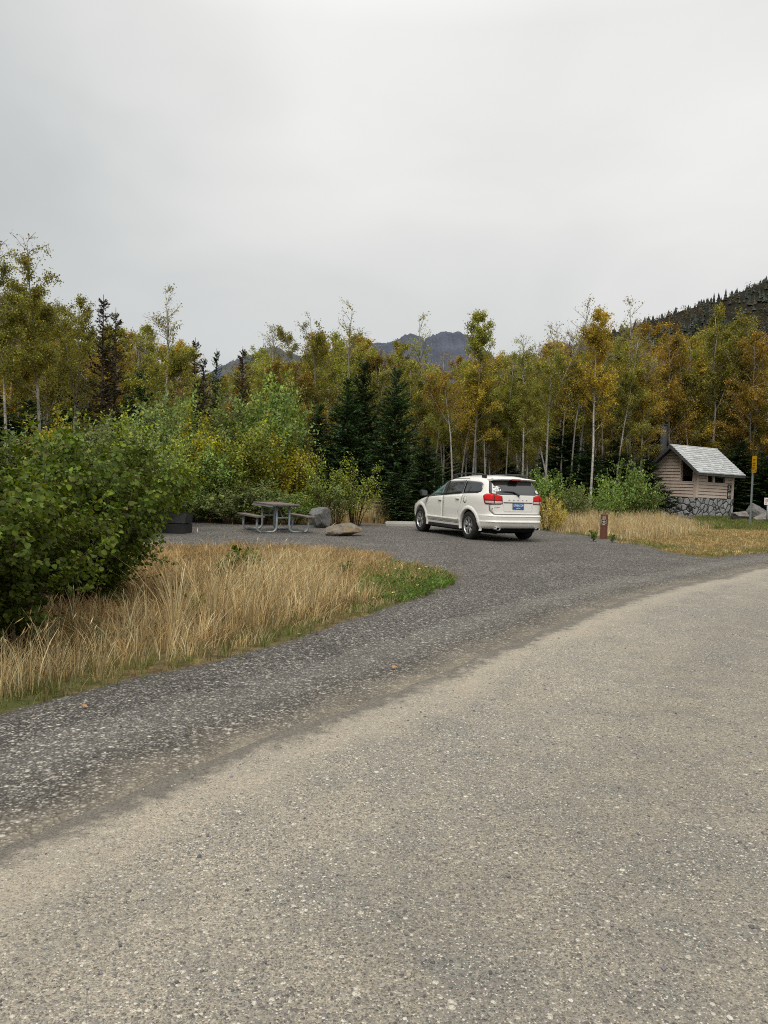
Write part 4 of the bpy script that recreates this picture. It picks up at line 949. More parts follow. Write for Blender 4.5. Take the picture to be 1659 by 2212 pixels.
Fq = np.stack([i * NP + j, i * NP + j2, (i + 1) * NP + j2, (i + 1) * NP + j], -1).reshape(-1, 4)
k = np.arange(NP); k2 = (k + 1) % NP
mb = MB(); lowf = V[Fq[:, 0], 2] < .315; mb.add(V, Fq[~lowf], 0, True); mb.F.append((Fq[lowf], 1, True)); mb.F.append((np.stack([k2, k, np.full(NP, m_ * NP)], -1), 1, False)); mb.F.append((np.stack([(m_ - 1) * NP + k, (m_ - 1) * NP + k2, np.full(NP, m_ * NP + 1)], -1), 0, True))
shell = mb.build('body', [m_paint, m_under])
tri = [tuple(f) for f in Fq] + [tuple(x) for x in np.stack([(m_ - 1) * NP + k, (m_ - 1) * NP + k2, np.full(NP, m_ * NP + 1)], -1)]
BV = BVHTree.FromPolygons([Vector(v) for v in V], tri)
AX = (-WB / 2, WB / 2); RW = .362
cut = MB()
for ax_ in AX:
    for sg in (-1, 1):
        prof = [(0.001, .50), (.425, .50), (.425, 1.1), (0.001, 1.1)]
        if sg < 0: prof = [(r_, -h) for r_, h in prof][::-1]
        cut.lathe(prof, 48, 0, Matrix.Translation((ax_, 0, RW)), smooth=False)
cutter = cut.build('arch_cutter', m_under)
md = shell.modifiers.new('arches', 'BOOLEAN'); md.object = cutter; md.operation = 'DIFFERENCE'; md.solver = 'EXACT'; md.material_mode = 'TRANSFER'
dg_ = bpy.context.evaluated_depsgraph_get(); me2 = bpy.data.meshes.new_from_object(shell.evaluated_get(dg_)); me2.name = 'body'
shell.modifiers.clear(); shell.data = me2; bpy.data.objects.remove(cutter); shell.parent = car
def side_y(x, z, sg=1):
    h = BV.ray_cast(Vector((x, sg * 2.0, z)), Vector((0, -sg, 0))); return h[0].y if h[0] else sg * T(z, HW)
def rear_x(y, z):
    h = BV.ray_cast(Vector((-4, y, z)), Vector((1, 0, 0))); return h[0].x if h[0] else T(z, XR)
def proj_side(sg):
    return lambda u_, v: (Vector((u_, sg * 2.0, v)), Vector((0, -sg, 0)))
proj_rear = lambda u_, v: (Vector((-4, u_, v)), Vector((1, 0, 0)))
def proj_corner(sg):       # u = angle from straight back, round a vertical line inside the rear corner
    return lambda u_, v: (Vector((-1.95 - 3 * math.cos(u_), sg * (.45 + 3 * math.sin(u_)), v)), Vector((math.cos(u_), -sg * math.sin(u_), 0)))
def round_poly(P, r_=.03, k=4):
    P = np.asarray(P, float); out = []; m = len(P)
    for i in range(m):
        a, b_, c = P[i - 1], P[i], P[(i + 1) % m]; da, dc = a - b_, c - b_; rr = min(r_, np.linalg.norm(da) * .45, np.linalg.norm(dc) * .45)
        p, q = b_ + da / np.linalg.norm(da) * rr, b_ + dc / np.linalg.norm(dc) * rr
        for t in np.linspace(0, 1, k): out.append((1 - t) ** 2 * p + 2 * t * (1 - t) * b_ + t * t * q)
    return np.array(out)
def dens(P, step=.04):
    out = []; P = np.asarray(P, float)
    for a, b_ in zip(P, np.roll(P, -1, 0)):
        k = max(1, int(np.linalg.norm(b_ - a) / step)); out += [a + (b_ - a) * t for t in np.arange(k) / k]
    return np.array(out)
def drop(proj, uv, off):
    o, d = proj(uv[0], uv[1]); h = BV.ray_cast(o, d)
    if h[0] is None: return None
    nn = h[1] if h[1].dot(d) < 0 else -h[1]
    return np.array(h[0] + nn * off)
def patch(mb, poly, proj, off, r_=.03, mi=0, rings=5, step=.04, edge=True):
    P = dens(round_poly(poly, r_) if r_ else poly, step); c = P.mean(0); k = len(P); L = []
    for s_ in np.linspace(0, 1, rings + 1)[1:]: L += [c + (p - c) * s_ for p in P]
    pts = [drop(proj, c, off)] + [drop(proj, p, off) for p in L]
    if edge: pts += [drop(proj, p, -.004) for p in P]
    if any(p is None for p in pts):
        good = np.array([p for p in pts if p is not None]).mean(0); pts = [good if p is None else p for p in pts]
    F4, F3 = [], []
    for i in range(k): F3.append((0, 1 + i, 1 + (i + 1) % k))
    R_ = rings + (1 if edge else 0)
    for q in range(R_ - 1):
        for i in range(k):
            a = 1 + q * k; F4.append((a + i, a + k + i, a + k + (i + 1) % k, a + (i + 1) % k))
    b0 = mb.n; mb.add(pts, F4, mi, True); mb.F.append((np.array(F3) + b0, mi, True)); return mb
def ribbon(mb, line, proj, wd, off, mi=0, step=.05):
    L = []; line = np.asarray(line, float)
    for a, b_ in zip(line[:-1], line[1:]):
        k = max(1, int(np.linalg.norm(b_ - a) / step)); L += [a + (b_ - a) * t for t in np.arange(k) / k]
    L = np.array(L + [line[-1]]); d = nrm(np.gradient(L, axis=0)); nn = np.stack([-d[:, 1], d[:, 0]], -1) * wd / 2; V = []
    for p, q in zip(L, nn):
        a, b_ = drop(proj, p + q, off), drop(proj, p - q, off)
        if a is None or b_ is None: continue
        V += [a, b_]
    k = len(V) // 2
    if k > 1: mb.add(V, [(2 * i, 2 * i + 1, 2 * i + 3, 2 * i + 2) for i in range(k - 1)], mi, True)
def text_verts(s, size, bold=0.0, spacing=1.0):
    cu = bpy.data.curves.new('t', 'FONT'); cu.body = s; cu.size = size; cu.align_x = 'CENTER'; cu.align_y = 'CENTER'; cu.offset = bold; cu.space_character = spacing; cu.resolution_u = 3
    o = bpy.data.objects.new('t', cu); col.objects.link(o); dg__ = bpy.context.evaluated_depsgraph_get(); me = bpy.data.meshes.new_from_object(o.evaluated_get(dg__))
    V = np.array([v.co[:] for v in me.vertices]); F = [tuple(p.vertices) for p in me.polygons]
    bpy.data.objects.remove(o); bpy.data.meshes.remove(me); return V, F
def add_text(mb, s, size, M, mi=0, bold=0.0, spacing=1.0):
    V, F = text_verts(s, size, bold, spacing)
    if not len(V): return
    b0 = mb.n; mb.V.append(xf(V, M)); mb.n += len(V)
    for k in set(len(f) for f in F): mb.F.append((np.array([f for f in F if len(f) == k]) + b0, mi, False))
def plane_M(o, u_, v):
    u_, v = nrm(np.array(u_, float)), nrm(np.array(v, float)); w_ = np.cross(u_, v)
    return np.vstack([np.column_stack([u_, v, w_, o]), [0, 0, 0, 1]])
def flat(mb, poly, M, mi=0):
    P = np.asarray(poly, float); mb.add(xf(np.column_stack([P, np.zeros(len(P))]), M), [list(range(len(P)))], mi)
def disc(c, r_, k=16, sx=1.0): a = np.arange(k) / k * 6.2832; return np.column_stack([c[0] + np.cos(a) * r_ * sx, c[1] + np.sin(a) * r_])

# doors with their windows and handles, both sides
def belt(x): return np.interp(x, [-2.1, -1.2, .2, 1.1], [1.235, 1.205, 1.115, 1.06])
def wtop(x): return np.interp(x, [-2.1, -1.9, -1.2, -.3, .15, .55, .9], [1.40, 1.505, 1.535, 1.535, 1.50, 1.37, 1.18])
BP, CPl, DP = .02, -1.05, -1.92        # B, C pillars and end of the rear side window
for sg in (1, -1):
    pr = proj_side(sg)
    fd = [(1.10, .42), (1.12, .72), (1.02, 1.0), (.98, belt(.98) - .01), (BP - .005, belt(BP) - .02), (BP - .02, .8), (BP - .02, .42)]
    mb = MB(); patch(mb, fd, pr, .004, .05); door = mb.build('front_door', m_paint, car)
    mb = MB(); patch(mb, [(.93, belt(.93) + .02), (.78, 1.26), (.55, wtop(.55) - .01), (.30, wtop(.3) - .02), (BP + .09, wtop(BP) - .015), (BP + .02, belt(BP) + .01)], pr, .007, .03); mb.build('window', m_green, door)
    mb = MB(); patch(mb, [(BP + .085, wtop(BP) - .012), (BP - .05, wtop(BP - .05) - .005), (BP - .10, belt(BP) - .005), (BP + .02, belt(BP) - .005)], pr, .009, .008); ribbon(mb, [(1.02, belt(1.02) - .01), (BP, belt(BP) - .005)], pr, .022, .008)
    mb.build('window_trim', m_black, door)
    rd = [(BP - .03, .42), (BP - .03, .8), (BP - .015, belt(BP) - .02), (CPl - .04, belt(CPl) - .02), (CPl + .02, .92), (CPl + .06, .82), (-.90, .62), (-.93, .42)]
    mb = MB(); patch(mb, rd, pr, .004, .05); door2 = mb.build('rear_door', m_paint, car)
    mb = MB(); patch(mb, [(BP - .10, belt(BP) + .005), (BP - .055, wtop(BP) - .005), (CPl + .07, wtop(CPl) - .005), (CPl + .04, belt(CPl) + .005)], pr, .007, .015); mb.build('window', m_tint, door2)
    mb = MB(); ribbon(mb, [(CPl + .045, belt(CPl) - .005), (CPl + .07, wtop(CPl))], pr, .035, .009); ribbon(mb, [(BP - .05, belt(BP) - .005), (CPl, belt(CPl) - .005), (DP + .1, belt(DP + .1) - .003)], pr, .018, .008); mb.build('window_trim', m_black, door2)
    mb = MB(); patch(mb, [(CPl + .01, belt(CPl) + .005), (CPl + .035, wtop(CPl) - .005), (DP + .16, wtop(DP + .1) - .01), (DP + .03, 1.44), (DP, belt(DP) + .03), (DP + .08, belt(DP) + .005)], pr, .006, .05); mb.build('rear_side_window', m_tint, car)
    for dd_, hx in ((door, .17), (door2, -.84)):
        z = belt(hx) - .135; y = side_y(hx, z, sg)
        mb = MB(); mb.bbox(hx - .10, hx + .10, y + sg * .012, y + sg * .042, z - .016, z + .018, .008) if sg > 0 else mb.bbox(hx - .10, hx + .10, y + sg * .042, y + sg * .012, z - .016, z + .018, .008)
        for q in (-.085, .085): mb.box(hx + q - .012, hx + q + .012, min(y, y + sg * .014), max(y, y + sg * .014), z - .012, z + .012)
        h_ = mb.build('handle', m_paint, dd_)
        mb = MB(); patch(mb, [(hx - .07, z - .03), (hx + .07, z - .03), (hx + .07, z + .005), (hx - .07, z + .005)], pr, .006, .02, rings=2); mb.build('handle_recess', m_seam, dd_)
    mb = MB()
    for L in ([(1.115, .40), (1.125, .72), (1.03, 1.0), (.99, belt(.99))], [(BP - .022, .40), (BP - .022, .8), (BP - .01, belt(BP))], [(-.925, .42), (-.90, .62), (-.865, .73)], [(CPl + .02, .92), (CPl - .045, belt(CPl) - .02)], [(CPl - .02, wtop(CPl) + .02), (CPl - .04, 1.575), (.0, 1.575), (.45, 1.47), (.95, 1.16)]): ribbon(mb, L, pr, .010, .006)
    for a in ((1.10, -.92),): ribbon(mb, [(a[0], .40), (a[1], .40)], pr, .012, .006)
    mb.build('panel_gaps', m_seam, car)
    mb = MB(); mb.bbox(-.98, 1.02, sg * .80 if sg > 0 else -.885, .885 if sg > 0 else -.80, .235, .355, .03); mb.build('side_sill', m_black, car)
    mb = MB()
    for L in ([(1.06, .50), (-.90, .50)],):          # crease of the lower door moulding
        P = np.linspace(L[0][0], L[1][0], 30); V = []
        for x in P:
            for z, o in ((.535, -.002), (.515, .014), (.49, .018), (.44, -.002)): V.append((x, side_y(x, z, sg) + sg * o, z))
        mb.add(V, [(4 * i + q, 4 * i + q + 1, 4 * i + q + 5, 4 * i + q + 4) for i in range(29) for q in range(3)], 0, False)
    mb.build('door_moulding', m_paint, car)
    if sg > 0:
        mb = MB(); patch(mb, disc((-1.25, 1.03), .085, 20), pr, .0035, 0, rings=2); f_ = mb.build('fuel_door', m_paint, car)
        mb = MB(); a = np.linspace(0, 6.283, 25); ribbon(mb, np.column_stack([-1.25 + np.cos(a) * .087, 1.03 + np.sin(a) * .087]), pr, .008, .005); mb.build('fuel_door_gap', m_seam, f_)
    # wheel arch flares
    for ax_ in AX:
        mb = MB(); V = []; an = np.radians(np.linspace(-14, 194, 44))
        for a in an:
            for r_, o in ((.424, -.06), (.424, .020), (.445, .030), (.50, .016), (.525, -.004)):
                x, z = ax_ + math.cos(a) * r_, RW + math.sin(a) * r_; zq = max(z, .30); V.append((x, side_y(ax_ + math.cos(a) * .50, min(max(RW + math.sin(a) * .5, .34), .86), sg) + sg * o, max(z, .255)))
        mb.add(V, [(5 * i + q, 5 * i + q + 1, 5 * i + q + 6, 5 * i + q + 5) for i in range(43) for q in range(4)], 0, True); mb.build('wheel_arch_flare', m_paint, car)
    # mirror
    mx_, mz = .98, 1.12; my = side_y(.9, 1.06, sg)
    mb = MB(); y0, y1 = sorted((my + sg * .07, my + sg * .26)); mb.bbox(mx_ - .07, mx_ + .07, y0, y1, mz - .055, mz + .10, .04); y0, y1 = sorted((my - sg * .03, my + sg * .10)); mb.bbox(mx_ - .04, mx_ + .05, y0, y1, mz - .085, mz - .03, .015)
    mir = mb.build('wing_mirror', m_black, car)
    y0, y1 = sorted((my + sg * .085, my + sg * .245)); mb = MB(); mb.box(mx_ - .073, mx_ - .069, y0, y1, mz - .035, mz + .08); mb.build('mirror_glass', glass('mirror_glass', (.10, .11, .11)), mir)
    # roof rail
    P = np.array([(x, sg * np.interp(x, [-1.75, -.2], [.60, .585]), z) for x, z in ((-1.80, 1.622), (-1.72, 1.672), (-1.5, 1.705), (-.9, 1.722), (-.3, 1.712), (-.05, 1.682), (.05, 1.645))])
    mb = MB(); mb.tube(P, [.012, .024, .02, .018, .018, .02, .012], 8)
    for x in (-1.68, -.10): mb.bbox(x - .10, x + .10, sg * .595 - .025, sg * .595 + .025, 1.60, 1.69, .015)
    mb.build('roof_rail', m_black, car)
# tailgate: glass, lamps, plate, badges
mb = MB(); tgz = [(-.67, .70), (.67, .70), (.74, .80), (.755, .92), (.755, 1.0), (.72, 1.19), (-.72, 1.19), (-.755, 1.0), (-.755, .92), (-.74, .80)]
patch(mb, tgz, proj_rear, .004, .03, rings=16); tg = mb.build('tailgate', m_paint, car)
mb = MB()
ribbon(mb, [(.50, .94), (.76, .93), (.75, .80), (.67, .695), (-.67, .695), (-.75, .80), (-.76, .93)], proj_rear, .011, .007)
mb.build('tailgate_gap', m_seam, tg)
mb = MB(); patch(mb, [(.50, 1.185), (.735, 1.215), (.715, 1.29), (.625, 1.545), (-.625, 1.545), (-.715, 1.29), (-.735, 1.215), (-.50, 1.185)], proj_rear, .007, .02, rings=18, step=.03); rw = mb.build('rear_window', m_tint, tg)
# spoiler over the glass
mb = MB(); ys = np.linspace(-.625, .625, 21); V = []
for y in ys:
    e = 1 - abs(y / .625) ** 4; x0 = -2.19 - .05 * e
    zt = 1.585 + .02 * e
    for x, z in ((-1.80, 1.628 - .07 * (1 - e)), (-2.05, 1.622 - .035 * (1 - e)), (x0, zt - .01), (x0 - .006, zt - .028), (-2.09, 1.545 - .01 * (1 - e)), (-1.9, 1.53)): V.append((x, y, z))
mb.add(V, [(6 * i + q, 6 * i + q + 1, 6 * i + q + 7, 6 * i + q + 6) for i in range(20) for q in range(5)], 0, True); mb.F.append((np.array([[0, 1, 2, 3, 4, 5]]), 0, False)); mb.F.append((np.array([[125, 124, 123, 122, 121, 120]]), 0, False))
sp = mb.build('roof_spoiler', m_paint, tg)
car_parts_later = []
mb = MB(); mb.bbox(-2.262, -2.10, -.13, .13, 1.548, 1.592, .01); mb.build('brake_light', m_dred, car)
# wiper
mb = MB(); W = [(-.02, 1.155), (.02, 1.19), (.12, 1.245), (.30, 1.255), (.48, 1.262)]
P = np.array([drop(proj_rear, p, .03) for p in W]); mb.tube(P, [.026, .02, .016, .012, .006], 7); mb.build('rear_wiper', m_black, tg)
# tail lamps wrapping the corner
for sg in (1, -1):
    pc = proj_corner(sg); nm = 'tail_light'
    o_ = [(-.02, .955), (.02, 1.155), (.55, 1.205), (1.10, 1.205), (1.30, 1.16), (1.13, .965), (1.0, .94)]
    mb = MB(); patch(mb, o_, pc, .010, .03, rings=6, step=.03); tl_ = mb.build(nm, m_dred, car)
    mb = MB(); patch(mb, [(.04, 1.035), (.05, 1.14), (.50, 1.185), (.50, 1.04)], pc, .014, .02, rings=4, step=.03); patch(mb, [(.54, 1.04), (.54, 1.19), (1.08, 1.19), (1.24, 1.155), (1.16, 1.05)], pc, .014, .02, rings=4, step=.03); mb.build('red_lens', m_red, tl_)
    mb = MB(); patch(mb, [(.02, .972), (.03, 1.018), (.50, 1.022), (.50, .962)], pc, .014, .012, rings=3, step=.03); patch(mb, [(.54, .962), (.54, 1.022), (1.12, 1.025), (1.06, .975)], pc, .014, .012, rings=3, step=.03); mb.build('reversing_lens', m_clear, tl_)
    mb = MB(); ribbon(mb, [(.52, .955), (.52, 1.20)], pc, .03, .0145); mb.build('lamp_divider', m_seam, tl_)
# number plate in its recess
xr = rear_x(0, .92) - .004
mb = MB(); rp = [(-.40, .785), (.40, .785), (.43, .99), (-.43, .99)]
ribbon(mb, [(-.43, .992), (.43, .992)], proj_rear, .022, .010); mb.build('plate_shadow_line', m_seam, tg)
mb = MB(); 
for a, b_, wd_ in (((.43, .985), (.40, .785), .02), ((.40, .785), (-.40, .785), .02), ((-.40, .785), (-.43, .985), .02)): ribbon(mb, [a, b_], proj_rear, wd_, .013)
mb.build('plate_surround', m_paint, tg)
ML = lambda y, z, x: plane_M((x, y, z), (0, -1, 0), (0, 0, 1))
mb = MB(); mb.bbox(xr - .016, xr + .004, -.165, .165, .825, 1.0, .006); plate = mb.build('number_plate', m_black, tg)
mb = MB(); flat(mb, round_poly([(-.157, -.078), (.157, -.078), (.157, .078), (-.157, .078)], .02), ML(0, .912, xr - .0185)); mb.build('plate_face', m_blue, plate)
mb = MB(); add_text(mb, 'LITHIA.COM', .066, xf_ if False else ML(0, .925, xr - .0215) @ np.diag([.80, 1.15, 1, 1]), 0, .0018); add_text(mb, '@LITHIA', .030, ML(0, .856, xr - .0215), 0, .001); mb.build('plate_lettering', m_white, plate)
mb = MB()
for ch, y in zip('DODGE', (.26, .13, .0, -.13, -.25)): add_text(mb, ch, .045, ML(y, 1.055, rear_x(y, 1.055) - .010) @ np.diag([1.4, .8, 1, 1]), 0, .002)
add_text(mb, 'JOURNEY', .045, ML(.575, .872, rear_x(.575, .872) - .012) @ np.diag([1.15, .7, 1, 1]), 0, .0015)
flat(mb, [(-.045, -.02), (.0, -.02), (.045, .022), (0, .022)], ML(.70, .835, rear_x(.70, .835) - .012)); mb.build('badge_lettering', m_badge, tg)
# stickers on the rear glass: globe with a bird over it and an anchor behind, white line art; and a small permit
sx = drop(proj_rear, (.56, 1.33), .012); d1 = drop(proj_rear, (.56, 1.38), .012); d2 = drop(proj_rear, (.51, 1.33), .012)
MS = plane_M(sx, d2 - sx, d1 - sx); mb = MB()
def stroke(mb, P, wd, M, mi=0):
    P = np.asarray(P, float); d = nrm(np.gradient(P, axis=0)); q = np.stack([-d[:, 1], d[:, 0]], -1) * wd / 2; k = len(P)
    V = np.stack([P + q, P - q], 1).reshape(-1, 2); mb.add(xf(np.column_stack([V, np.zeros(2 * k)]), M), [(2 * i, 2 * i + 1, 2 * i + 3, 2 * i + 2) for i in range(k - 1)], mi)
flat(mb, disc((0, -.025), .062, 22), MS); flat(mb, [(-.10, .045), (-.05, .065), (-.015, .05), (.02, .095), (.075, .065), (.105, .02), (.06, .03), (.02, .02), (-.03, .035)], MS @ Matrix.Translation((0, 0, .001)))
flat(mb, [(-.10, .0), (-.08, .02), (-.055, -.01), (-.075, -.06), (-.03, -.085), (-.05, -.098), (-.095, -.06)], MS @ Matrix.Translation((0, 0, .001))); flat(mb, [(.055, -.05), (.075, -.04), (.10, .0), (.108, -.03), (.085, -.07)], MS @ Matrix.Translation((0, 0, .001)))
a = np.linspace(.3, 2.8, 12); M2 = MS @ Matrix.Translation((0, 0, .0025))
for r_, yo in ((.05, -.045), (.03, -.06)): stroke(mb, np.column_stack([np.cos(a) * r_, np.sin(a) * r_ * .6 + yo]), .007, M2, 1)
stroke(mb, [(-.045, .0), (-.01, -.03), (.0, -.085)], .006, M2, 1); stroke(mb, [(-.085, .04), (-.02, .04), (.03, .05), (.09, .02)], .007, M2, 1); stroke(mb, [(.0, .02), (.03, -.02), (.02, -.07)], .006, M2, 1)
mb.build('globe_sticker', [m_white, m_black], rw)
s2 = drop(proj_rear, (-.61, 1.265), .012); d1 = drop(proj_rear, (-.61, 1.31), .012); d2 = drop(proj_rear, (-.64, 1.265), .012); M3 = plane_M(s2, d2 - s2, d1 - s2)
mb = MB(); flat(mb, [(-.065, -.042), (.065, -.042), (.05, .05), (-.075, .05)], M3)
for q in (-.015, .01, .03): stroke(mb, [(-.045, q), (.04, q)], .006, M3 @ Matrix.Translation((0, 0, .001)), 1)
mb.build('permit_sticker', [m_white, simple('pale_blue_print', (.45, .50, .65), .6)], rw)
# bumper: creases, exhausts, underside
mb = MB(); ys = np.linspace(-.83, .83, 40)
def lip(prof, yr, mat, nm, parent):
    mb = MB(); ys = np.linspace(-yr, yr, 44); V = []; k = len(prof)
    for y in ys:
        for z, o in prof: V.append((rear_x(y, z) - o, y, z))
    mb.add(V, [(k * i + q, k * i + q + 1, k * i + k + q + 1, k * i + k + q) for i in range(43) for q in range(k - 1)], 0, False); return mb.build(nm, mat, parent)
bp = lip([(.545, -.003), (.535, .012), (.505, .02), (.47, -.002)], .80, m_paint, 'rear_bumper', car)
lip([(.676, -.003), (.668, .012), (.648, .016), (.625, -.002)], .80, m_paint, 'bumper_step', bp)
for sg in (1, -1):
    mb = MB(); Mx = Matrix.Translation((-2.40, sg * .585, .335)) @ Matrix.Rotation(R(90), 4, 'Z')
    mb.lathe([(.048, -.16), (.052, .03), (.045, .036), (.038, .03), (.036, -.1)], 20, 0, Mx @ Matrix.Diagonal((1.35, 1, .8, 1))); mb.lathe([(.038, -.08), (.001, -.08)], 20, 1, Mx @ Matrix.Diagonal((1.35, 1, .8, 1))); mb.build('exhaust_tip', [m_chrome, m_under], car)
mb = MB(); mb.bbox(-2.15, 2.1, -.62, .62, .20, .32, .04); mb.bbox(-2.33, -1.9, -.55, .55, .25, .36, .03); mb.tube([(-2.2, .50, .24), (-1.2, .48, .23), (.5, .2, .22)], .05, 8); mb.build('underbody', m_under, car)
mb = MB(); patch(mb, [(.80, .98), (.95, .80), (1.2, .80)], proj_side(1), .002, .02) if False else None
# front end, mostly out of sight
mb = MB()
pf = lambda u_, v: (Vector((5, u_, v)), Vector((-1, 0, 0)))
patch(mb, [(-.45, .52), (.45, .52), (.48, .70), (-.48, .70)], pf, .006, .03); mb.build('grille', m_black, car)
for sg in (1, -1):
    mb = MB(); patch(mb, [(sg * .52, .66), (sg * .80, .68), (sg * .80, .82), (sg * .54, .78)], pf, .006, .03); mb.build('headlight', m_clear, car)
mb = MB(); patch(mb, [(-.70, 1.12), (.70, 1.12), (.60, 1.52), (-.60, 1.52)], pf, .006, .06, rings=8); mb.build('windscreen', m_tint, car)
# wheels
def wheel(x, sg):
    M = Matrix.Translation((x, sg * (TRACK / 2 + .008), RW)) @ (Matrix.Identity(4) if sg > 0 else Matrix.Rotation(math.pi, 4, 'Z')) @ Matrix.Rotation(rng.random() * 1.2, 4, 'Y')
    mb = MB(); mb.lathe([(.001, .03), (.215, .03), (.215, -.09), (.001, -.09)], 32, 0, M); hub = mb.build('wheel', m_under, car)
    mb = MB(); mb.lathe([(.222, -.105), (.245, -.118), (.30, -.120), (.335, -.112), (.352, -.10), (.3615, -.085), (.3615, .085), (.352, .10), (.335, .112), (.30, .120), (.245, .118), (.222, .105), (.222, .06)], 48, 0, M)
    for g in (-.055, -.02, .02, .055): mb.lathe([(.3625, g - .004), (.3627, g), (.3625, g + .004)], 48, 1, M)
    mb.build('tyre', [m_tyre, m_under], hub)
    mb = MB(); mb.lathe([(.205, .045), (.212, .085), (.222, .108), (.231, .112), (.232, .10)], 40, 0, M); mb.lathe([(.001, .085), (.03, .088), (.045, .078), (.06, .062), (.06, .03)], 24, 0, M)
    for s_ in range(5):
        for t_ in (-.19, .19):
            a = s_ * 2 * math.pi / 5
            c0, c1 = a + t_ * .55, a + t_ * 1.25
            p0, p1 = np.array([math.cos(c0) * .05, .072, math.sin(c0) * .05]), np.array([math.cos(c1) * .21, .092, math.sin(c1) * .21]); d = nrm(p1 - p0); q = nrm(np.cross(d, [0, 1.0, 0]))
            V = [p0 + q * .02, p0 - q * .02, p1 - q * .037, p1 + q * .037]; V = V + [v + np.array([0, -.03, 0]) for v in V] + [(p0 + p1) / 2 + [0, .014, 0]]
            b0 = mb.n; mb.add(xf(V, M), [(0, 4, 5, 1), (1, 5, 6, 2), (2, 6, 7, 3), (3, 7, 4, 0)], 0); mb.F.append((np.array([(0, 1, 8), (1, 2, 8), (2, 3, 8), (3, 0, 8)]) + b0, 0, False))
    mb.build('rim', m_alloy, hub)
for ax_ in AX:
    for sg in (1, -1): wheel(ax_, sg)
# ------------------------------------------------------------------ the toilet building
def mat_coat(name, c, **k): return simple(name, c, **k)
m_siding = simple('tan_painted_boards', (.58, .47, .395), .8, spec=.15, var=.10, scale=3, dirt=(.36, .27, .21, .4), bump=.15)
m_inner = simple('brown_inner_wall_and_lap_shade', (.10, .07, .05), .9, spec=.1, var=.2)
m_dark = simple('dark_doorway', (.008, .008, .009), .9, spec=.05)
m_fascia = simple('grey_fascia', (.085, .088, .09), .8, spec=.15, var=.2)
m_pipe = simple('black_vent_pipe', (.018, .019, .021), .7, var=.25, scale=3)
m_conc = simple('pale_concrete', (.42, .40, .36), .9, spec=.1, var=.14, scale=5, bump=.25, dirt=(.25, .23, .19, .5))
m_stone, n, b = new_mat('grey_stone_facing')
p = n.mapping(n.tc(), (1, 1, 1.15)); pd = n.mix(.12, p, n.noise(1.8, 3, .6, p, out=1), 'LINEAR_LIGHT')
v = n.voro(2.7, pd); ve = n.voro(2.7, pd, 'DISTANCE_TO_EDGE')
c = n.mix(n.sep(v.outputs['Color'], 0), (.25, .255, .26), (.42, .42, .42)); c = n.mix(1.0, c, n.ramp(n.noise(7, 6, .7, n.tc()), [(.3, .65), (.7, 1.3)]), 'MULTIPLY')
e = ve.outputs['Distance']; c = n.mix(n.ramp(e, [(.03, 1), (.07, 0)]), c, (.028, .028, .028))
n.put(b.inputs['Base Color'], c); b.inputs['Roughness'].default_value = .9; b.inputs['Specular IOR Level'].default_value = .2
n.put(b.inputs['Normal'], n.bump(n.math('ADD', n.ramp(e, [(0, 0), (.14, 1)]), n.math('MULTIPLY', n.noise(9, 5, .7, n.tc()), .5)), .9, .06))
m_shingle, n, b = new_mat('weathered_shingles')
isl = n.island(); c = n.mix(isl, (.43, .45, .45), (.60, .615, .615)); c = n.mix(1.0, c, n.ramp(n.noise(4, 5, .7, n.tc()), [(.3, .75), (.7, 1.12)]), 'MULTIPLY')
c = n.mix(n.ramp(n.noise(1.6, 4, .7, n.tc()), [(.56, 0), (.75, .5)]), c, (.20, .23, .20))
n.put(b.inputs['Base Color'], c); b.inputs['Roughness'].default_value = .9; b.inputs['Specular IOR Level'].default_value = .2

corner = base(1500, 42.0)
toilet = empty('toilet_building', (corner[0], corner[1], 0), R(31), 'small tan clapboard toilet hut on a grey stone base with a pale shingle roof', 'toilet hut')
toilet.rotation_euler = (R(.3), R(.9), R(31))
LS, WG, ZS, ZE, RISE, OH = 3.2, 2.98, 1.09, 2.70, 1.18, .42      # side length, gable width, stone top, eave, ridge rise, overhang
ZR = ZE + RISE
mb = MB(); mb.box(-.05, LS + .05, -.05, WG + .05, -.4, ZS); mb.build('stone_base', m_stone, toilet)
mb = MB(); mb.box(-.5, LS + .9, -.75, -.05, -.1, .05); mb.build('concrete_apron', m_conc, toilet)
def roof_z(y): return ZE + RISE * (1 - abs(y - WG / 2) / (WG / 2))
def boards(mb, M, ranges, z0=ZS, z1=ZE, ph=.176):
    """lapped boards in the plane (u along the wall, z up, w out of the wall)"""
    z = z0
    while z < z1 - .02:
        za, zb = z, min(z + ph, z1)
        for (a0, b0_, a1, b1) in ranges(za, zb):
            if b0_ - a0 < .02: continue
            g_ = .024; q = [(a0, za + g_, .045), (b0_, za + g_, .045), (b1, zb, .012), (a1, zb, .012), (a0, za + g_, -.05), (b0_, za + g_, -.05), (b1, zb, -.05), (a1, zb, -.05)]
            V = xf([(u_, w_, z_) for u_, z_, w_ in q], M)
            mb.add(V, [(0, 1, 2, 3), (4, 5, 1, 0), (1, 5, 6, 2), (4, 0, 3, 7), (3, 2, 6, 7), (5, 4, 7, 6)])
            q = [(a0, za - .002, -.02), (b0_, za - .002, -.02), (b1, za + g_ + .002, -.02), (a1, za + g_ + .002, -.02)]; mb.add(xf([(u_, w_, z_) for u_, z_, w_ in q], M), [(0, 1, 2, 3)], 1)  # dark strip in the gap stands in for the lap shadow
        z = zb
    return mb
MG = np.array([[0, -1, 0, 0], [1, 0, 0, 0], [0, 0, 1, 0], [0, 0, 0, 1.0]])      # gable wall: u -> +y, out -> -x
MSd = np.array([[1, 0, 0, 0], [0, -1, 0, 0], [0, 0, 1, 0], [0, 0, 0, 1.0]])     # eave wall: u -> +x, out -> -y
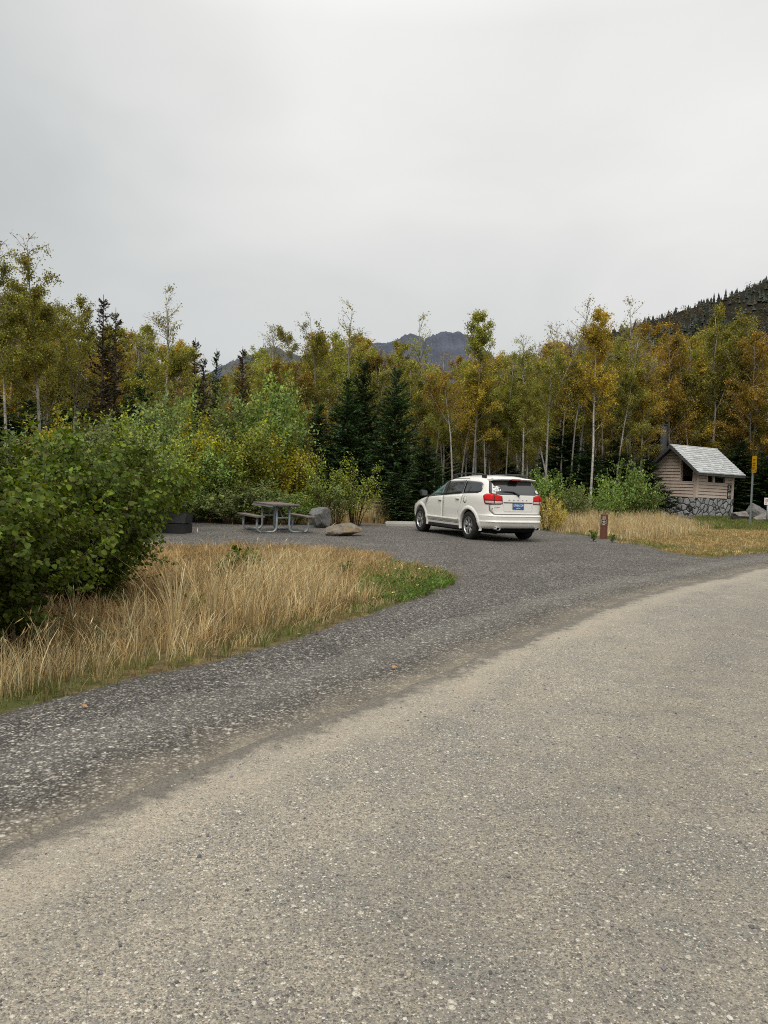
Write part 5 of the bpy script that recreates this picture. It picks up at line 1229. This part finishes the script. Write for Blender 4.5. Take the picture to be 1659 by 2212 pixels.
OPG, OPS, ZO = (.24, 1.02), (.90, 2.42), 1.94
def rg(za, zb):
    def ends(z):
        if z <= ZE: return 0.0, WG
        d = (z - ZE) / RISE * WG / 2; return d, WG - d
    a0, b0_ = ends(za); a1, b1 = ends(zb); out = []
    if za >= ZO - .01:
        if a0 < OPG[0]: out.append((a0, OPG[0], min(a1, OPG[0]), OPG[0]))
        out.append((max(a0, OPG[1]), b0_, max(a1, OPG[1]), b1))
    else: out.append((a0, b0_, a1, b1))
    return out
ZO = ZS + .176 * 5
mb = boards(MB(), MG, rg, ZS, ZR - .05); mb.build('gable_wall', [m_siding, m_inner], toilet)
def rs(za, zb): return [(0, OPS[0], 0, OPS[0]), (OPS[1], LS, OPS[1], LS)] if za >= ZO - .01 else [(0, LS, 0, LS)]
mb = boards(MB(), MSd, rs, ZS, ZE); mb.build('side_wall', [m_siding, m_inner], toilet)
for bx in ((-.045, .14, -.045, .14, ZS + .003, ZE - .28), (LS - .15, LS + .04, -.042, .10, ZS + .003, ZE - .28), (-.042, .1, WG - .14, WG + .04, ZS + .003, ZE - .28)):
    MB().box(*bx).build('corner_trim', m_siding, toilet)
mb = MB(); mb.box(-.038, .12, OPG[0] - .06, OPG[0], ZO, ZE + .1); mb.box(-.036, .12, OPG[1], OPG[1] + .07, ZO, roof_z(OPG[1]) - .05); mb.box(-.04, .12, OPG[0] - .06, OPG[1] + .07, ZO - .05, ZO); mb.box(OPS[0] - .06, OPS[0], -.038, .08, ZO, ZE); mb.box(OPS[1], OPS[1] + .07, -.038, .08, ZO, ZE); mb.box(OPS[0] - .06, OPS[1] + .07, -.04, .08, ZO - .05, ZO); mb.box(1.42, 1.56, .0, .09, ZO, ZE); mb.build('opening_frames', m_siding, toilet)
# room behind the screened porch, open at the far end
mb = MB(); mb.box(.06, LS - .02, 1.12, 1.20, ZS, ZE + .35); mb.box(.06, LS, WG - .08, WG - .02, ZS, ZE); mb.box(LS - .06, LS, 1.2, WG - .02, ZS, ZE); mb.build('inner_wall', m_inner, toilet)
mb = MB(); mb.box(.35, 1.20, 1.09, 1.117, ZS - .02, 2.28); mb.build('door', m_dark, toilet)
mb = MB(); sl = math.hypot(WG / 2 + OH, 0); k = RISE / (WG / 2)
X0, X1 = -.46, LS + .46; NC = 13
for sg in (-1, 1):
    run = WG / 2 + OH
    for q in range(NC):
        r0, r1 = run * q / NC, run * (q + 1) / NC + .02; x = X0 - (rng.random() * .3)
        while x < X1:
            x2 = x + rng.uniform(.22, .42); a, b_ = max(x, X0), min(x2, X1)
            if b_ - a > .02:
                y0, y1 = WG / 2 + sg * r0, WG / 2 + sg * r1; za, zb = ZR + .10 - k * r0, ZR + .10 - k * r1 + .045 + rng.normal(0, .006)
                V = [(a, y0, za), (b_, y0, za), (b_ - .004, y1, zb), (a + .004, y1, zb), (a, y1, zb - .055), (b_, y1, zb - .055)]
                F = [(0, 1, 2, 3), (3, 2, 5, 4)] if sg < 0 else [(1, 0, 3, 2), (2, 3, 4, 5)]
                mb.add(V, F)
            x = x2
mb.tube([(X0, WG / 2, ZR + .09), (X1, WG / 2, ZR + .09)], .05, 6, smooth=False)
roof = mb.build('roof', m_shingle, toilet)
mb = MB()
for sg in (-1, 1):
    run = WG / 2 + OH; ye, ze = WG / 2 + sg * run, ZR + .095 - k * run
    for xa, xb in ((X0 - .005, X0 + .05), (X1 - .05, X1 + .005)):
        V = [(x, y, z) for x in (xa, xb) for y, z in ((WG / 2, ZR + .085), (ye, ze), (ye, ze - .17), (WG / 2, ZR - .10))]
        mb.add(V, [(0, 1, 2, 3), (7, 6, 5, 4), (0, 4, 5, 1), (2, 6, 7, 3), (1, 5, 6, 2), (3, 7, 4, 0)])
    y0, y1 = sorted((ye, ye - sg * .05)); mb.box(X0 + .05, X1 - .05, y0, y1, ze - .15, ze - .004)
    V = [(X0 + .05, WG / 2, ZR + .06), (X1 - .05, WG / 2, ZR + .06), (X1 - .05, ye - sg * .05, ze - .02), (X0 + .05, ye - sg * .05, ze - .02)]; mb.add(V, [(0, 1, 2, 3)])
mb.build('fascia', m_fascia, roof)
mb = MB()
for xa in (1.55,):
    V = [(xa, .02, ZE)]
# sign with two symbols
MSg = plane_M((LS - .36, -.052, 1.52), (1, 0, 0), (0, 0, 1)); m_brown = simple('dark_brown_sign', (.014, .008, .007), .7, spec=.1)
def P3(z): return MSg @ Matrix.Translation((0, 0, z))
mb = MB(); mb.bbox(LS - .53, LS - .19, -.052, -.034, 1.12, 1.92, .006); rsign = mb.build('restroom_sign', m_brown, toilet)
mb = MB()
for cy_ in (.195, -.175):
    q = round_poly([(-.135, cy_ - .145), (.135, cy_ - .145), (.135, cy_ + .145), (-.135, cy_ + .145)], .05, 6); stroke(mb, np.vstack([q, q[:2]]), .010, P3(.004))
flat(mb, disc((-.02, .285), .024), P3(.004)); stroke(mb, [(-.02, .255), (-.012, .19), (.045, .188), (.07, .13), (.092, .135)], .024, P3(.005)); stroke(mb, [(-.016, .225), (.035, .222)], .02, P3(.0055))
a = np.linspace(2.0, 5.9, 16); stroke(mb, np.column_stack([.0 + np.cos(a) * .062, .155 + np.sin(a) * .062]), .02, P3(.0045))
for sx_ in (-.06, .06):
    flat(mb, disc((sx_, -.085), .02), P3(.004)); stroke(mb, [(sx_, -.11), (sx_, -.20)], .055, P3(.0045)); stroke(mb, [(sx_ - .014, -.19), (sx_ - .014, -.275)], .022, P3(.004)); stroke(mb, [(sx_ + .014, -.19), (sx_ + .014, -.275)], .022, P3(.0042))
    stroke(mb, [(sx_ - .036, -.115), (sx_ - .042, -.19)], .014, P3(.005)); stroke(mb, [(sx_ + .036, -.115), (sx_ + .042, -.19)], .014, P3(.005))
stroke(mb, [(-.07, -.355), (.07, -.355)], .02, P3(.004)); mb.build('sign_symbols', simple('cream_print', (.72, .68, .58), .6), rsign)
# vent pipe rising behind the left roof slope
mb = MB(); pb = np.linalg.inv(np.array(toilet.matrix_basis)) @ np.r_[at(1428, 1040, 45.2), 1]; pt = np.linalg.inv(np.array(toilet.matrix_basis)) @ np.r_[at(1432, 917, 45.2), 1]
pb[2] = 1.0; mb.tube([(pb[0], pb[1], 0), (pb[0], pb[1], pt[2])], .19, 20); mb.tube([(pb[0], pb[1], pt[2] - .06), (pb[0], pb[1], pt[2] + .02)], .205, 20); mb.build('vent_pipe', m_pipe, toilet)

# ------------------------------------------------------------------ picnic table
m_galv = simple('galvanised_pipe', (.30, .335, .35), .5, metal=.35, var=.15, scale=14); m_plank = simple('brown_recycled_plank', (.115, .07, .062), .7, spec=.3, var=.2, scale=18)
m_ptop, n, b = new_mat('worn_plank_top')
c = n.mix(n.noise(12, 4, .7, n.mapping(n.tc(), (1, 9, 1))), (.105, .075, .068), (.19, .145, .135)); n.put(b.inputs['Base Color'], c); b.inputs['Roughness'].default_value = .55
ne_ = G(610.7, 1152); th = R(25); axd = np.array([-math.sin(th), math.cos(th)])
tc_ = ne_[:2] + axd * .68
table = empty('picnic_table', (tc_[0], tc_[1], .004), math.atan2(axd[1], axd[0]), 'brown plank picnic table on grey bent pipe legs standing on the gravel', 'picnic table')
def planks(y0, y1, k, z, L):
    mb = MB(); wd_ = (y1 - y0) / k
    for i in range(k):
        a, b_ = y0 + i * wd_ + .005, y0 + (i + 1) * wd_ - .005
        mb.bbox(-L / 2, L / 2, a, b_, z - .042, z, .006)
    return mb
planks(-.38, .38, 5, .765, 1.86).build('tabletop', m_ptop, table)
for sg in (-1, 1): planks(sg * .69 - .13, sg * .69 + .13, 2, .455, 1.86).build('bench_seat', m_ptop, table)
mb = MB(); 
for sg in (-1, 1): mb.box(-.90, .90, sg * .36 - .015, sg * .36 + .015, .685, .722)
mb.build('top_rail', m_galv, table)
for ex in (-.68, .68):
    mb = MB()
    for sg in (-1, 1):
        P = [(ex, sg * .17, .72), (ex, sg * .17, .20)]
        a = np.linspace(0, math.pi / 2, 7); P += [(ex, sg * (.17 + .13 * (1 - math.cos(t))), .17 - .14 * math.sin(t)) for t in a]
        P += [(ex, sg * (.69 - .13 + .02), .03)]; P += [(ex, sg * (.58 + .12 * math.sin(t)), .03 + .13 * (1 - math.cos(t))) for t in a]; P += [(ex, sg * .70, .41)]
        mb.tube(P, .030, 10)
    mb.tube([(ex, -.17, .40), (ex, .17, .40)], .024, 8)
    mb.box(ex - .02, ex + .02, -.36, .36, .692, .720); mb.build('leg_frame', m_galv, table)
    mb = MB(); s_ = -1 if ex > 0 else 1
    mb.tube([(ex + s_ * .03, 0, .41), (ex + s_ * .46, 0, .70)], .016, 6); mb.build('brace', m_galv, table)

# ------------------------------------------------------------------ rocks
def rock(name, loc, sx_, sy_, sz, seed, mat, label, rz=0, facets=26, sink=.12, squash=0):
    r = np.random.default_rng(seed); import bmesh
    bm = bmesh.new(); bmesh.ops.create_icosphere(bm, subdivisions=4, radius=1)
    D = nrm(r.normal(size=(facets, 3))); off = r.uniform(.62, .98, facets)
    for v_ in bm.verts:
        p = np.array(v_.co); d = D @ p; s_ = np.min(np.where(d > .05, off / np.maximum(d, .05), 9)); s_ = min(s_, 1.25)
        q = p * s_; q += np.array([fbm(np.array([q[0] * 5 + seed]), np.array([q[1] * 5 + q[2] * 4]), seed, 4)[0]] * 3) * p * .03
        v_.co = Vector((q[0] * sx_, q[1] * sy_, (q[2] * (1 - squash * q[0]) + 1 - 2 * sink) * sz))
    me = bpy.data.meshes.new(name); bm.to_mesh(me); bm.free(); me.materials.append(mat); o = link(name, me, None, loc, rz)
    return tag(o, label, 'rock')
def rock_mat(name, a, b_, lich=None):
    m, n, bs = new_mat(name); tc = n.tc()
    c = n.mix(n.ramp(n.noise(3.5, 8, .7, tc), [(.35, 0), (.65, 1)]), a, b_); c = n.mix(n.ramp(n.noise(14, 5, .7, tc), [(.35, .55), (.5, 0)]), c, tuple(x * .35 for x in a))
    if lich: c = n.mix(n.ramp(n.noise(2.2, 5, .7, tc), [(.5, 0), (.64, .8)]), c, lich)
    n.put(bs.inputs['Base Color'], c); bs.inputs['Roughness'].default_value = .9; bs.inputs['Specular IOR Level'].default_value = .2
    n.put(bs.inputs['Normal'], n.bump(n.noise(9, 8, .7, tc), .7, .05)); return m
m_rg, m_rt, m_rd = rock_mat('grey_rock', (.105, .103, .098), (.21, .207, .195)), rock_mat('tan_rock', (.15, .125, .09), (.25, .225, .185), (.22, .15, .06)), rock_mat('brown_grey_rock', (.13, .11, .095), (.26, .25, .235))
p = G(690, 1141); rock('boulder', (p[0], p[1] + .25, 0), .35, .32, .35, 3, m_rg, 'big upright grey boulder right of the picnic table', .4, 11, .08, .25)
p = G(740, 1158); rock('boulder', (p[0], p[1] + .2, 0), .46, .36, .23, 14, m_rt, 'low tan rock with brown stains lying before the grey boulder', .2, 18, .2)
for x, y, Y, a, b_, c, sd_, lab, mt in ((1600, 1122, 39.5, .55, .45, .31, 8, 'dark boulder at the right end wall of the toilet', m_rd), (1630, 1110, 41, .8, .5, .47, 15, 'light-topped long boulder behind the yellow sign pole', m_rg), (1664, 1122, 38.5, .7, .5, .31, 21, 'brown-sided boulder at the right edge of the photo', m_rd)):
    p = base(x, Y); rock('boulder', (p[0], p[1], 0), a, b_, c, sd_, mt, lab, .3 * sd_, 18, .12)
p = G(1178, 1120); 
# ------------------------------------------------------------------ fire ring, wheel stop, post, signs
m_iron = simple('blackened_steel', (.028, .029, .032), .6, metal=.4, var=.3, scale=8, dirt=(.10, .04, .02, .3))
p = G(372, 1153); fr = empty('fire_box', (p[0] - .02, p[1] + .3, .004), R(-8), 'black steel fire box half hidden by the foreground alder', 'fire box')
mb = MB()
for y in (-.28, .26): mb.box(-.36, .34, y, y + .02, 0, .235)
for x in (-.36, .32): mb.box(x, x + .02, -.26, .26, 0, .232)
mb.build('fire_pan', m_iron, fr)
mb = MB(); V = [(-.46, -.26, .26), (.36, -.26, .26), (.36, .22, .26), (-.46, .22, .26), (-.30, -.2, .50), (.37, -.2, .50), (.37, .24, .50), (-.30, .24, .50)]
mb.add(V, [(0, 1, 5, 4), (1, 2, 6, 5), (2, 3, 7, 6), (3, 0, 4, 7)]); mb.add([np.array(v_) * [.985, .97, 1] for v_ in V], [(4, 5, 1, 0), (5, 6, 2, 1), (6, 7, 3, 2), (7, 4, 0, 3)]); mb.build('grill_hood', m_iron, fr)
mb = MB()
for x in np.linspace(-.40, .33, 14): mb.tube([(x, -.28, .258), (x, .26, .258)], .007, 5)
mb.build('grill_bars', m_iron, fr)
# concrete wheel stop
a_, b2 = G(832, 1136), G(990, 1139); d = nrm(b2[:2] - a_[:2]); d = nrm(np.array([hd[1], -hd[0]]) * .35 + d * .65)
mb = MB(); L = 1.22; prof = [(-.10, 0), (-.10, .07), (-.07, .15), (.07, .15), (.10, .07), (.10, 0)]
V = []
for x in (-L, -L + .08, L - .08, L):
    for y, z in prof: V.append((x, y, z * (.72 if abs(x) == L else 1)))
mb.add(V, [(6 * i + q, 6 * i + q + 1, 6 * i + q + 7, 6 * i + q + 6) for i in range(3) for q in range(5)]); mb.add([V[i] for i in range(6)], [list(range(5, -1, -1))]); mb.add([V[i] for i in range(18, 24)], [list(range(6))])
for x in (-.7, .7): mb.tube([(x, 0, .14), (x, 0, .158)], .022, 10)
wsn = a_[:2] + d * L
tag(mb.build('wheel_stop', m_conc, None, (wsn[0], wsn[1], .004), math.atan2(d[1], d[0])), 'pale concrete wheel stop on the gravel in front of the white car', 'wheel stop')
# brown marker post
m_post, n, b = new_mat('weathered_brown_post')
c = n.mix(n.noise(9, 5, .7, n.mapping(n.tc(), (2, 2, .5))), (.085, .030, .016), (.17, .065, .032)); c = n.mix(n.ramp(n.noise(22, 4, .7, n.mapping(n.tc(), (2, 2, .25))), [(.56, 0), (.72, .6)]), c, (.28, .18, .14))
n.put(b.inputs['Base Color'], c); b.inputs['Roughness'].default_value = .85; n.put(b.inputs['Normal'], n.bump(n.noise(30, 4, .6, n.mapping(n.tc(), (3, 3, .3))), .5, .01))
p = base(1303, 21.8); post = empty('marker_post', (p[0], p[1], 0), R(-38), 'short brown wooden site post numbered 14 at the edge of the dry grass', 'post'); post.rotation_euler = (0, R(.8), R(-28))
mb = MB(); mb.bbox(-.088, .088, -.088, .088, -.1, .70, .012); mb.build('post', m_post, post)
MP = plane_M((.012, -.0895, .55), (1, 0, 0), (0, 0, 1)); mpt = lambda z: MP @ Matrix.Translation((0, 0, z))
m_cream = simple('cream_paint', (.62, .56, .47), .7, var=.15, scale=20)
mb = MB(); flat(mb, round_poly([(-.038, .005), (.038, .005), (.038, .09), (-.038, .09)], .01), mpt(.001), 0); q = round_poly([(-.036, .007), (.036, .007), (.036, .088), (-.036, .088)], .01); stroke(mb, np.vstack([q, q[:2]]), .007, mpt(.003), 1); add_text(mb, '14', .062, mpt(.0035) @ Matrix.Translation((0, .046, 0)), 1, .002); mb.build('number_plaque', [m_brown, m_cream], post)
mb = MB(); flat(mb, [(-.07, -.105), (.07, -.105), (.07, -.008), (-.07, -.008)], mpt(.001), 0); q = np.array([(-.068, -.103), (.068, -.103), (.068, -.010), (-.068, -.010), (-.068, -.103)]); stroke(mb, q, .008, mpt(.003), 1)
for sg in (-1, 1): stroke(mb, [(sg * .052, -.04), (sg * .03, -.055), (sg * .052, -.07)], .008, mpt(.0035), 1)
stroke(mb, [(-.028, -.045), (.028, -.045)], .022, mpt(.003), 1); stroke(mb, [(-.022, -.075), (.022, -.075)], .014, mpt(.003), 1); mb.build('arrow_plaque', [m_dark, m_cream], post)
mb = MB(); mb.box(-.07, .075, -.092, -.089, .36, .44); mb.box(-.02, .045, -.10, -.092, .395, .415, 1); mb.build('clip', [m_post, m_cream], post)
# yellow sign on a galvanised post
m_yel = simple('orange_yellow_sign', (.60, .33, .012), .5, var=.08, scale=5); m_ink = simple('brown_ink', (.13, .05, .006), .6); m_blk = simple('black_print', (.02, .012, .008), .6)
p = base(1620.5, 33.0); H_ = top_z(1626.5, 985, 33.0)
sg_ = empty('yellow_sign', (p[0], p[1], 0), 0, 'narrow yellow sign on a thin galvanised post right of the toilet', 'sign'); sg_.rotation_euler = (0, R(.5), R(-83))
mb = MB(); mb.box(-.04, -.034, -.03, .03, -.1, H_ - .05); mb.box(-.04, .0, -.034, -.029, -.1, H_ - .05); mb.box(-.04, .0, .029, .034, -.1, H_ - .05); mb.build('pole', m_galv, sg_)
mb = MB(); f_ = round_poly([(-.17, -.355), (.17, -.355), (.17, .355), (-.17, .355)], .03)
MY = plane_M((0.12, -.040, H_ - .36), (1, 0, 0), (0, 0, 1)); flat(mb, f_, MY); flat(mb, f_[::-1], MY @ Matrix.Translation((0, 0, -.004))); k = len(f_)
brd = mb.build('sign_board', m_yel, sg_)
mb = MB(); t = lambda z: MY @ Matrix.Translation((0, 0, z))
for y, w_, h_ in ((.20, .16, .03), (.15, .15, .025), (.06, .22, .028), (.025, .22, .022), (-.03, .2, .028), (-.065, .2, .022), (-.12, .25, .012), (-.145, .25, .012), (-.17, .25, .012), (-.195, .22, .012)): stroke(mb, [(-w_ / 2 - .02, y), (w_ / 2 - .02, y)], h_, t(.002))
mb.build('print_lines', m_ink, brd)
mb = MB(); flat(mb, disc((.11, .215), .028, 12, .8), t(.003)); stroke(mb, [(.10, .20), (.12, .17)], .02, t(.0035)); flat(mb, [(.03, -.29), (.12, -.30), (.12, -.24), (.08, -.225), (.06, -.25)], t(.003)); a = np.linspace(.5, 5.6, 14); stroke(mb, np.column_stack([-.06 + np.cos(a) * .05, -.27 + np.sin(a) * .05]), .018, t(.003)); mb.build('print_symbols', m_blk, brd)
# little notice board at the right edge
p = base(1656, 37.0); nb_ = empty('notice_sign', (p[0], p[1], 0), R(-25), 'small white notice with red print on a short pole at the right edge', 'sign')
mb = MB(); mb.tube([(0, 0, 0), (0, 0, 1.0)], .03, 8); mb.build('pole', m_galv, nb_)
mb = MB(); mb.bbox(-.15, .17, -.05, -.032, .88, 1.22, .004); nbb = mb.build('sign_board', m_white, nb_)
mb = MB(); MN = plane_M((.01, -.0515, 1.05), (1, 0, 0), (0, 0, 1))
for y in (.09, .04, -.01): stroke(mb, [(-.11, y), (.11, y)], .022, MN @ Matrix.Translation((0, 0, .0015)))
a = np.linspace(0, 6.283, 20); stroke(mb, np.column_stack([-.07 + np.cos(a) * .035, -.09 + np.sin(a) * .035]), .014, MN @ Matrix.Translation((0, 0, .0015))); mb.build('red_print', simple('faded_red_print', (.40, .08, .06), .6), nbb)
